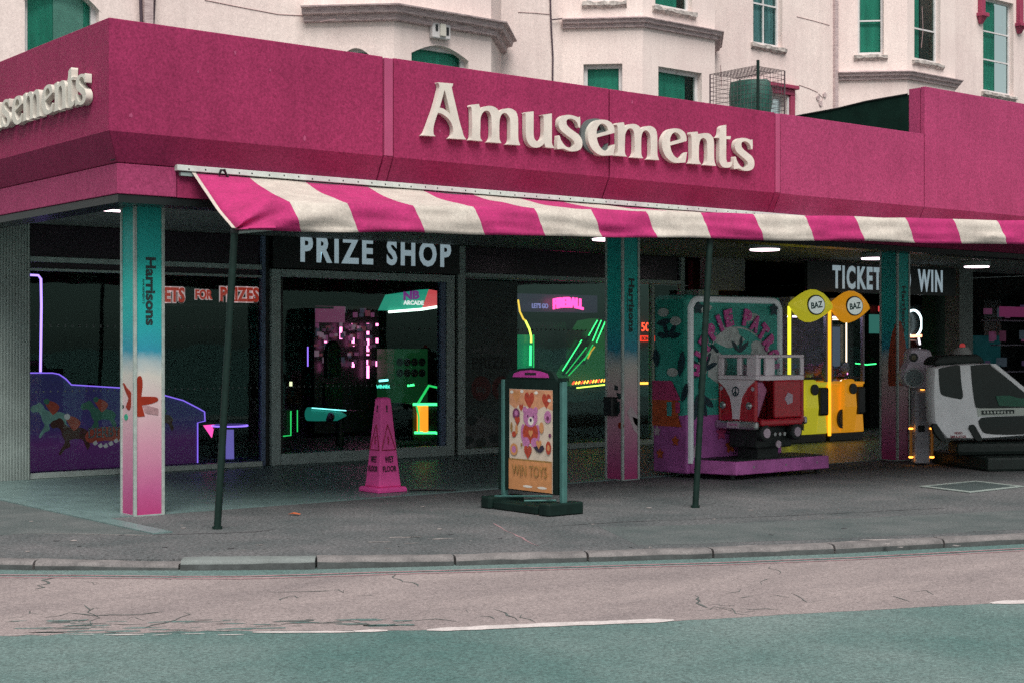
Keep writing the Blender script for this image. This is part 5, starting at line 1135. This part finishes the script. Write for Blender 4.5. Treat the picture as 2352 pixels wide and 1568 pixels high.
DM = {'brown': mat('mural_brown', (.030,.012,.010), .6, .3, 12), 'pale': mat('mural_pale_green', (.07,.14,.13), .6, .3, 12), 'red': mat('mural_red', (.16,.03,.02), .6, .2), 'green': mat('mural_green', (.02,.07,.05), .6, .2), 'white': mat('mural_white', (.26,.27,.28), .6)}
for m_ in DM.values(): lit(m_, .22)  # printed figures get the same added glow as the counter front
dl = [0]
def dshape(pts, m, name):
    dl[0] += 1; P = [atY(x, y, HY) for x, y in pts]; uv = smooth_outline([Vector((p.x, p.z)) for p in P], 3, 80)
    return MB().prism([(u.x, HY-.001-.0004*dl[0], u.y) for u in uv], (0,-.0002,0)).build(name, DM[m], dc)
def horse(x, y, s, m, jm):
    dshape([(x+a*s, y+b*s) for a, b in ((0,14),(4,6),(14,2),(22,-2),(30,4),(36,14),(50,20),(70,20),(84,26),(90,36),(86,46),(92,60),(86,72),(80,60),(74,48),(56,46),(44,50),(46,64),(34,70),(24,84),(20,80),(28,64),(34,52),(28,40),(24,26),(16,20),(6,22))], m, 'horse_print')
    dshape([(x+a*s, y+b*s) for a, b in ((36,2),(46,-6),(60,-2),(70,8),(64,20),(54,28),(46,18))], jm, 'jockey_print'); dshape([(x+a*s, y+b*s) for a, b in ((32,-8),(40,-12),(46,-6),(42,2),(34,0))], 'white' if m == 'brown' else 'green', 'jockey_head_print')
horse(70, 925, .95, 'pale', 'red'); horse(185, 920, .9, 'green', 'red'); horse(115, 960, 1.0, 'brown', 'red'); horse(330, 935, .75, 'brown', 'green')
dshape([(208,985),(240,978),(285,980),(285,1012),(240,1010),(205,1015),(195,1000)], 'red', 'banner_print')
text('mural_lettering', 'DERBY DAY', mat('mural_lettering', (.32,.34,.38), .5), dc, atY(268,988,HY-.016), (1,0,.03), (0,0,1), .13, .72, .02, .002)
for k in range(7):
    x, y = 212+k*12, 1015+7*math.sin(k); dshape([(x,y),(x+8,y-6),(x+12,y+2),(x+5,y+6)], 'white', 'laurel_print')
def stool(px, Y, top, lab, gl):
    p = atY(px, 1050, Y); t = thing('stool', lab, 'stool', (p.x,Y,0), 'stools by the derby counter')
    z = atY(px, top, Y).z; MB().disc((p.x,Y,z-.05), (0,0,1), .22, .05, 24).build('seat', CM['dark'], t, bev=.012); MB().tube([(p.x+.225*math.cos(a), Y+.225*math.sin(a), z-.01) for a in [k*math.pi/12 for k in range(25)]], .012, 6).build('seat_ring', gl, t)
    MB().tube([(p.x,Y,.04),(p.x,Y,z-.05)], [.055,.05], 14).build('column', mat('lilac_lit_column', (.10,.09,.25), .4, emit=(.2,.16,.6), es=.35), t); MB().disc((p.x,Y,.012), (0,0,1), .2, .03, 20).build('base', mat('blue_base', (.03,.02,.14), .4), t)
stool(528, 17.6, 974, 'round stool with violet rim on lilac lit post right of the derby counter', PUR)
mb = MB(); mb.prism([atY(x, y, 17.75) for x, y in ((468,975),(493,973),(487,1003))], (0,.02,0)); tag(mb.build('pink_pennant', glow('pink_pennant', (1,.08,.42), .75)), 'small glowing pink triangle beside the stool', 'pennant')
tk = thing('ticket_sign', 'red outlined letters TICKETS FOR PRIZES hanging inside the left window', 'sign', atY(480,676,17.6))
for body_, x0, x1, h_ in (('TICKETS', 305, 424, .19), ('FOR', 447, 487, .125), ('PRIZES', 504, 594, .19)):
    a, b = atY(x0, 676, 17.6), atY(x1, 676, 17.6); c_ = (a+b)/2
    text('letter_outline', body_, mat('pale_outline', (.5,.4,.42), .5, emit=(.8,.6,.62), es=.22), tk, c_, (1,0,0), (0,0,1), h_*1.14, (b-a).length*1.02, .10, .01); text('letter_face', body_, mat('red_sign_face', (.36,.03,.02), .5, emit=(.6,.05,.03), es=.22), tk, c_+Vector((0,-.012,0)), (1,0,0), (0,0,1), h_, (b-a).length*.98, .035, .01)
MB().box(8.2,11.0,17.63,17.65,2.0,2.03).build('hanging_bar', CM['dark'], tk)
# prize wall with pink strips
pw = thing('prize_wall', 'dark prize display wall with vertical pink light strips deep inside', 'display', atY(790,1000,21))
box_at(pw, 722, 870, 702, 990, 21.2, .3, CM['dark'], 'carcass')
for px, segs in ((783,((742,778),)), (748,((780,802),(832,852))), (811,((742,752),(770,794),(830,842))), (845,((742,750),(760,815),(825,836),(838,867))), (866,((742,748),(776,786),(828,840))), (650+57,((795,840),))):
    for a, b in segs: neon(pw, [(px, a), (px, b)], 21.1, .022 if px != 707 else .01, PKG if px != 707 else PUR, 'light_strip')
for i in range(80):
    px, py = random.uniform(726, 862), random.choice([718, 752, 772, 792, 812, 832])+random.uniform(-6, 6); w = random.uniform(1.5, 5); h_ = random.uniform(3, 9)
    c_ = random.choice([(.20,.06,.14),(.26,.16,.22),(.10,.04,.08),(.16,.04,.06),(.05,.05,.08)]); key = 'prize_%d' % int(1000*c_[0]+100*c_[1])
    if key not in CM: CM[key] = mat(key, c_, .5, .4, 25, emit=tuple(v*1.1 for v in c_), es=.24)
    box_at(pw, px-w, px+w*.6, py-h_, py+h_*.6, 20.75+random.uniform(0,.3), .06, CM[key], 'prize_box')
box_at(pw, 728, 792, 703, 740, 20.7, .05, CM.setdefault('prizeband', mat('prize_band', (.28,.09,.18), .5, .5, 12, emit=(.3,.08,.18), es=.2)), 'prize_shelf')
st_ = thing('game_seat', 'black high backed game seat silhouetted against the pink strips', 'seat', atY(768,900,19.2))
bk = [atY(x, y, 19.2) for x, y in ((752,850),(752,812),(756,792),(766,782),(775,784),(783,798),(785,825),(786,862),(752,866))]; uv = smooth_outline([Vector((p.x,p.z)) for p in bk], 3, 80); MB().prism([(u.x,19.2,u.y) for u in uv], (0,.12,0)).build('backrest', CM['dark'], st_, bev=.02)
a = atY(768,880,19.2); MB().box(a.x-.28,a.x+.28,18.8,19.3,.42,.55).build('seat', CM['dark'], st_, bev=.03); MB().tube([(a.x,19.05,.02),(a.x,19.05,.42)], .06, 10).build('pedestal', CM['dark'], st_); MB().box(a.x-.15,a.x+.15,19.22,19.30,.5,.95).build('back_post', CM['dark'], st_)
# lit marquee
mq = thing('marquee', 'hanging arcade marquee with green and red panels lit along its lower edge', 'sign', atY(945,690,20))
for pts, m in (([(888,712),(905,676),(985,664),(968,712)], glow('marquee_green', (.02,.30,.20), .45)), ([(968,712),(985,664),(1006,668),(1008,706)], glow('marquee_red', (.50,.06,.07), .6))):
    MB().prism([atY(x, y, 20) for x, y in pts], (0,.25,0)).build('panel', m, mq)
neon(mq, [(893,716),(968,710),(1006,704)], 19.96, .022, glow('marquee_edge', (.8,1,.9), 1.5), 'edge_light'); text('lettering', 'ARCADE', mat('marquee_white', (.5,.5,.5), .5, emit=(.9,.9,.9), es=.5), mq, atY(950,695,19.97), (1,0,0), (0,0,1), .07, .40, .04, .003); text('lettering', 'NB', mat('marquee_violet', (.10,.03,.16), .5, emit=(.25,.05,.3), es=.3), mq, atY(945,678,19.97), (1,0,.1), (0,0,1), .14, .32, .06, .003)
# lantern shaped game with green bars
lg = thing('lantern_game', 'green neon trimmed lantern shaped game with glowing orange drum inside', 'arcade machine', atY(975,1000,18.3))
box_at(lg, 948, 1012, 925, 1010, 18.4, .6, CM['dark'], 'cabinet'); neon(lg, [(950,927),(1003,927),(1012,930)], 18.3, .022, GRN); neon(lg, [(953,992),(1000,992),(1012,996)], 18.3, .02, GRN); neon(lg, [(960,925),(985,884),(1012,890)], 18.3, .018, GRND)
dr = atY(974,960,18.32); M['drum'] = ramp_z('glowing_drum', [(.3,(.1,.05,.0)),(.9,(.1,.05,.0))]); 
nt = M['drum'].node_tree; 
mt_d = mat('drum_glow', (.3,.1,.02), .4, .9, 5, emit=(1,.30,.02), es=.75); MB().disc((dr.x,18.36,atY(974,990,18.36).z), (0,0,1), .085, atY(974,930,18.36).z-atY(974,990,18.36).z, 18).build('drum', mt_d, lg, smooth=True)
neon(lg, [(957,932),(962,955),(962,990)], 18.33, .014, GRND)
# small lit things
t = thing('winner_display', 'tiny teal lit display text above the cone', 'display', atY(880,886,19)); box_at(t, 866, 896, 880, 893, 19.02, .08, CM['dark'], 'case'); text('lettering', 'WINNER', glow('teal_led', (.1,.9,.7), .7), t, atY(880,886,19.0), (1,0,0), (0,0,1), .055, .25, .04, .004)
for px, py, L_, m, lab in ((881,872,16,CYN,'short cyan neon dash high over the cone'), (944,883,12,GRN,'short green neon dash right of the cyan one')):
    o = MB().tube([atY(px-L_*.6, py+1, 19.5), atY(px+L_*.6, py-1, 19.5)], .018, 6).build('neon_dash', m); tag(o, lab, 'neon light')
t = thing('torpedo_toy', 'teal torpedo shaped prize lying inside the door window', 'toy', atY(750,960,18.8)); c0, c1_ = atY(708,949,18.8), atY(795,952,18.8)
MB().tube([c0, c0.lerp(c1_,.2), c0.lerp(c1_,.75), c1_], [.10,.10,.085,.01], 14).build('body', mat('teal_toy', (.02,.16,.13), .3, emit=(.02,.35,.28), es=.18), t, smooth=True); MB().ball(c0.lerp(c1_,.5)+Vector((0,-.06,-.03)), .075, 10, 8).build('fin', mat('plum_toy', (.12,.03,.10), .4), t, smooth=True); MB().tube([c0+Vector((0,-.1,.09)), c0.lerp(c1_,.9)+Vector((0,-.1,.07))], .006, 5).build('trim', CYN, t)
t = thing('green_frame_game', 'dark game with thin green neon frame at the door window edge', 'arcade machine', atY(645,1000,18.6)); box_at(t, 628, 668, 936, 1010, 18.62, .5, CM['dark'], 'cabinet'); neon(t, [(630,1002),(668,998),(668,942)], 18.58, .010, GRND); neon(t, [(683,940),(683,990)], 18.58, .007, GRND); neon(t, [(668,875),(668,885)], 18.5, .02, glow('cream_lamp', (.8,.85,.5), .8))
t = thing('green_panel_game', 'tall dim green lit game panel behind the door glass', 'arcade machine', atY(945,900,20.5)); box_at(t, 905, 982, 800, 990, 20.5, .5, mat('dim_green_panel', (.008,.05,.02), .5, .4, 4, emit=(.01,.10,.03), es=.12), 'cabinet')
for i in range(8): p = atY(918+(i % 4)*17, 830+25*(i//4), 20.48); MB().disc(p, (0,-1,0), .07, .01, 10).build('target_disc', CM['dark'], t)
# pinball machine with FIREBALL sign, leaning lane of green light
fb = thing('fireball_game', 'arcade game with pink FIREBALL sign and slanting green light lanes', 'arcade machine', atY(1330,1000,18.4))
text('fireball_lettering', 'FIREBALL', glow('hot_pink_letters', (1,.05,.30), 1.7), fb, atY(1304,694,18.3), (1,0,0), (0,0,1), .17, .63, .05, .03, shear=lambda x: -.10*(x/.3)**2*.3+.0)
text('small_lettering', "LET'S GO", glow('lilac_letters', (.3,.25,.6), .45), fb, atY(1240,702,18.3), (1,0,0), (0,0,1), .08, .33, .03, .01)
for dx, y0, y1 in ((0,745,800),(9,745,812),(18,748,815)): neon(fb, [(1372+dx,y0-10),(1352+dx,y1-30)], 18.3, .008, GRN)
for dx in (0,8,14): neon(fb, [(1336+dx*1.4,780+dx*2),(1292+dx,850+dx*.8)], 18.3, .008, GRND if dx else GRN)
neon(fb, [(1362,790),(1342,826)], 18.29, .009, GRND)
mb = MB(); mb.prism([atY(x, y, 18.45) for x, y in ((1372,735),(1400,730),(1400,880),(1310,885),(1300,858))], (0,.5,0)); mb.build('sloped_cabinet', mat('olive_cabinet', (.02,.07,.02), .5, .6, 5, emit=(.012,.075,.02), es=.45), fb)  # cabinet's own glow stands in for light from its neon lanes
mb = MB(); mb.prism([atY(x, y, 18.40) for x, y in ((1295,860),(1305,860),(1400,722),(1388,722))], (0,.06,0)); mb.build('black_rail', CM['dark'], fb)
for i in range(13): neon(fb, [(1315+i*6.5,881-i*.55),(1319+i*6.5,875-i*.55)], 18.25, .012, ORL if i % 3 else REDL, 'button_lamp')
neon(fb, [(1325,889),(1398,881)], 18.22, .012, YEL); box_at(fb, 1290, 1400, 893, 1015, 18.3, .5, mat('dark_red_cabinet', (.022,.008,.012), .5, .4, 8), 'lower_cabinet')
box_at(fb, 1340, 1385, 905, 930, 18.28, .01, mat('plum_panel', (.03,.010,.035), .5), 'coin_panel'); box_at(fb, 1300,1345,757,835,18.36,.3,CM['dark'],'monitor'); box_at(fb, 1188,1372,676,716,18.40,.3,mat('plum_header', (.02,.012,.022), .4, .4, 5, emit=(.02,.012,.03), es=.6),'header'); box_at(fb, 1240,1300,740,1000,18.7,.5,mat('teal_cabinet', (.015,.05,.045), .5, .5, 4),'side_cabinet')
neon(fb, [(1350,822),(1358,805),(1366,795)], 18.27, .012, glow('amber_neon', (.7,.35,.03), .6))
ng = thing('green_curve_neon', 'curved yellow green neon tube on a dim green glass panel', 'neon light', atY(1205,830,18.0)); box_at(ng, 1188, 1226, 768, 905, 18.05, .02, mat('green_lit_panel', (.005,.07,.035), .4, emit=(.0,.16,.07), es=.5), 'panel')
neon(ng, [(1190,688),(1194,715),(1202,732),(1207,736)], 17.98, .014, glow('amber_yellow', (.8,.45,.05), 1.0)); neon(ng, [(1207,736),(1216,755),(1220,772),(1220,786)], 17.98, .016, YEL); neon(ng, [(1219,792),(1218,838)], 17.98, .018, GRN); neon(ng, [(1218,846),(1218,868),(1213,880)], 17.98, .016, GRN); neon(ng, [(1226,768),(1226,905)], 18.0, .006, GRND)
sd_ = thing('score_display', 'red lit score display reading 500 BONUS beside the middle column', 'display', atY(1487,765,17.6)); box_at(sd_, 1462, 1510, 690, 1005, 17.7, .6, mat('brown_cabinet', (.030,.010,.008), .5, .4, 6), 'cabinet')
text('digits', '500', REDL, sd_, atY(1487,750,17.6), (1,0,0), (0,0,1), .14, .27, .0, .01); box_at(sd_, 1468, 1504, 770, 783, 17.62, .02, glow('red_bonus', (1,.03,.01), .9), 'bonus_panel'); text('bonus_lettering', 'BONUS', mat('dark_red_ink', (.1,.0,.0), .5), sd_, atY(1486,776.5,17.6), (1,0,0), (0,0,1), .06, .24, .0, .01); box_at(sd_, 1472,1500,876,881,17.68,.02,ORL,'amber_strip')
# window vinyl on the pane right of the door
vn = thing('window_vinyl', 'faded teal printed vinyl with round 50 price spots on the window pane', 'vinyl poster', (13,SY-.003,.1))
M['vinyl'] = mat('faded_teal_vinyl', (.035,.062,.058), .55, .3, 3, col2=(.05,.085,.08)); M['vinylpale'] = mat('pale_vinyl_flowers', (.085,.10,.10), .6, .4, 8); M['vinylred'] = mat('dull_red_spot', (.085,.022,.022), .6, .2); M['vinyldark'] = mat('vinyl_dark_ink', (.015,.028,.027), .6)
MB().box(12.48,13.40,SY-.0042,SY-.0012,.16,2.40).build('film', M['vinyl'], vn)
mb = MB(); mb.prism([atY(x, y, SY-.0045) for x, y in ((1067,1028),(1067,960),(1090,952),(1120,958),(1145,975),(1145,1022))], (0,-.001,0)); mb.build('flower_patch', M['vinylpale'], vn)
for px, py in ((1085,965),(1135,1005),(1105,1015),(1075,1010)):
    p = atY(px, py, SY-.006); mb = MB(); mb.add([(p.x+.10*math.cos(k*.9)*(1+.3*math.sin(3*k)), p.y, p.z+.07*math.sin(k*.9)) for k in range(7)], [tuple(range(7))]); mb.build('leaf_print', M['print_dark'], vn)
for px in (1105,1152): p = atY(px, 890, SY-.0045); MB().disc(p, (0,-1,0), .17, .001, 26).build('price_spot', M['vinylred'], vn); text('spot_lettering', '50p', M['vinylpale'], vn, p+Vector((0,-.0012,-.03)), (1,0,0), (0,0,1), .10, .17, .02, .001)
text('vinyl_lettering', 'PRIZE', M['vinyldark'], vn, atY(1125,832,SY-.0045), (1,0,0), (0,0,1), .16, .62, .03, .001); text('vinyl_lettering', 'HALF', M['vinylpale'], vn, atY(1120,803,SY-.0045), (1,0,0), (0,0,1), .10, .5, .02, .001)
# right-hand depths
rl = thing('ring_light_game', 'game with white ring light and orange bar behind the surfboard column', 'arcade machine', atY(2105,800,18.5))
p = atY(2098,742,18.5); n = 28; MB().tube([p+Vector((.27*math.cos(2*math.pi*k/n),0,.26*math.sin(2*math.pi*k/n))) for k in range(n+1)], .022, 6).build('ring_light', glow('ring_white', (.7,.9,.95), 1.6), rl)
neon(rl, [(2070,772),(2124,770)], 18.45, .03, glow('coral_tube', (1,.35,.2), 1.8)); box_at(rl, 2075, 2135, 700, 1000, 18.6, .6, CM['dark'], 'cabinet'); box_at(rl, 2085,2108,780,805,18.4,.3,mat('red_globe', (.12,.015,.012), .4),'globe_case', .03)
for pts in ([(2110,775),(2113,790)], [(2112,800),(2117,806)], [(2125,805),(2138,808)]): neon(rl, pts, 18.4, .022, glow('white_sparkle', (.9,.85,.95), .9), 'sparkle_lamp')
sh = thing('prize_shelves', 'dim pink prize shelves at the far right of the hall', 'shelves', atY(2320,900,17)); box_at(sh, 2300, 2420, 690, 990, 17.4, .4, CM['dark'], 'carcass')
for y0 in (735,790,850): box_at(sh, 2295, 2420, y0, y0+3, 17.0, .4, CM['post'], 'shelf')
for i in range(22): px, py = random.uniform(2262, 2390), random.choice([720,775,835])+random.uniform(-6,4); key = 'shelf_%d' % (i % 4); CM.setdefault(key, mat(key, ((.16,.05,.11),(.05,.07,.09),(.10,.03,.06),(.06,.04,.09))[i % 4], .6, .5, 14, emit=((.16,.05,.11),(.05,.07,.09),(.10,.03,.06),(.06,.04,.09))[i % 4], es=.16)); box_at(sh, px, px+random.uniform(5,15), py-random.uniform(4,18), py+6, 16.95+random.uniform(0,.15), .05, CM[key], 'prize_box')
box_at(sh, 2298,2420,705,728,16.9,.03,glow('dim_pink_panel', (.30,.05,.16), .14),'pink_panel'); box_at(sh, 2240,2298,770,850,17.2,.3,mat('teal_boxes', (.01,.06,.07), .5, .5, 8, emit=(.01,.10,.11), es=.08),'teal_crate')
gp = MB(); a = atY(2150,700,16.4); gp.box(a.x,a.x+.28,16.4,16.7,.012,2.86); tag(gp.build('green_post', mat('dark_green_post', (.012,.06,.035), .5, .3, 5)), 'dark green square post inside the hall above the pod', 'post')
for px, py, Y in ((2022,735,17.2),(2004,709,17.2)): pass
t = thing('teal_screen_game', 'game with dull teal screen and small red sign by the surfboard column', 'arcade machine', atY(2015,900,17.3)); box_at(t, 1998, 2032, 700, 1000, 17.4, .5, CM['dark'], 'cabinet'); box_at(t, 2000, 2030, 722, 765, 17.35, .04, mat('dull_teal_screen', (.03,.12,.10), .3, emit=(.04,.18,.15), es=.35), 'screen'); text('lettering', 'NO', glow('red_letters', (.6,.06,.06), .6), t, atY(2025,709,17.3), (1,0,0), (0,0,1), .10, .2, .04, .01)
neon(t, [(1965,833),(1990,836),(2012,834)], 17.3, .010, GRN, 'green_dots')
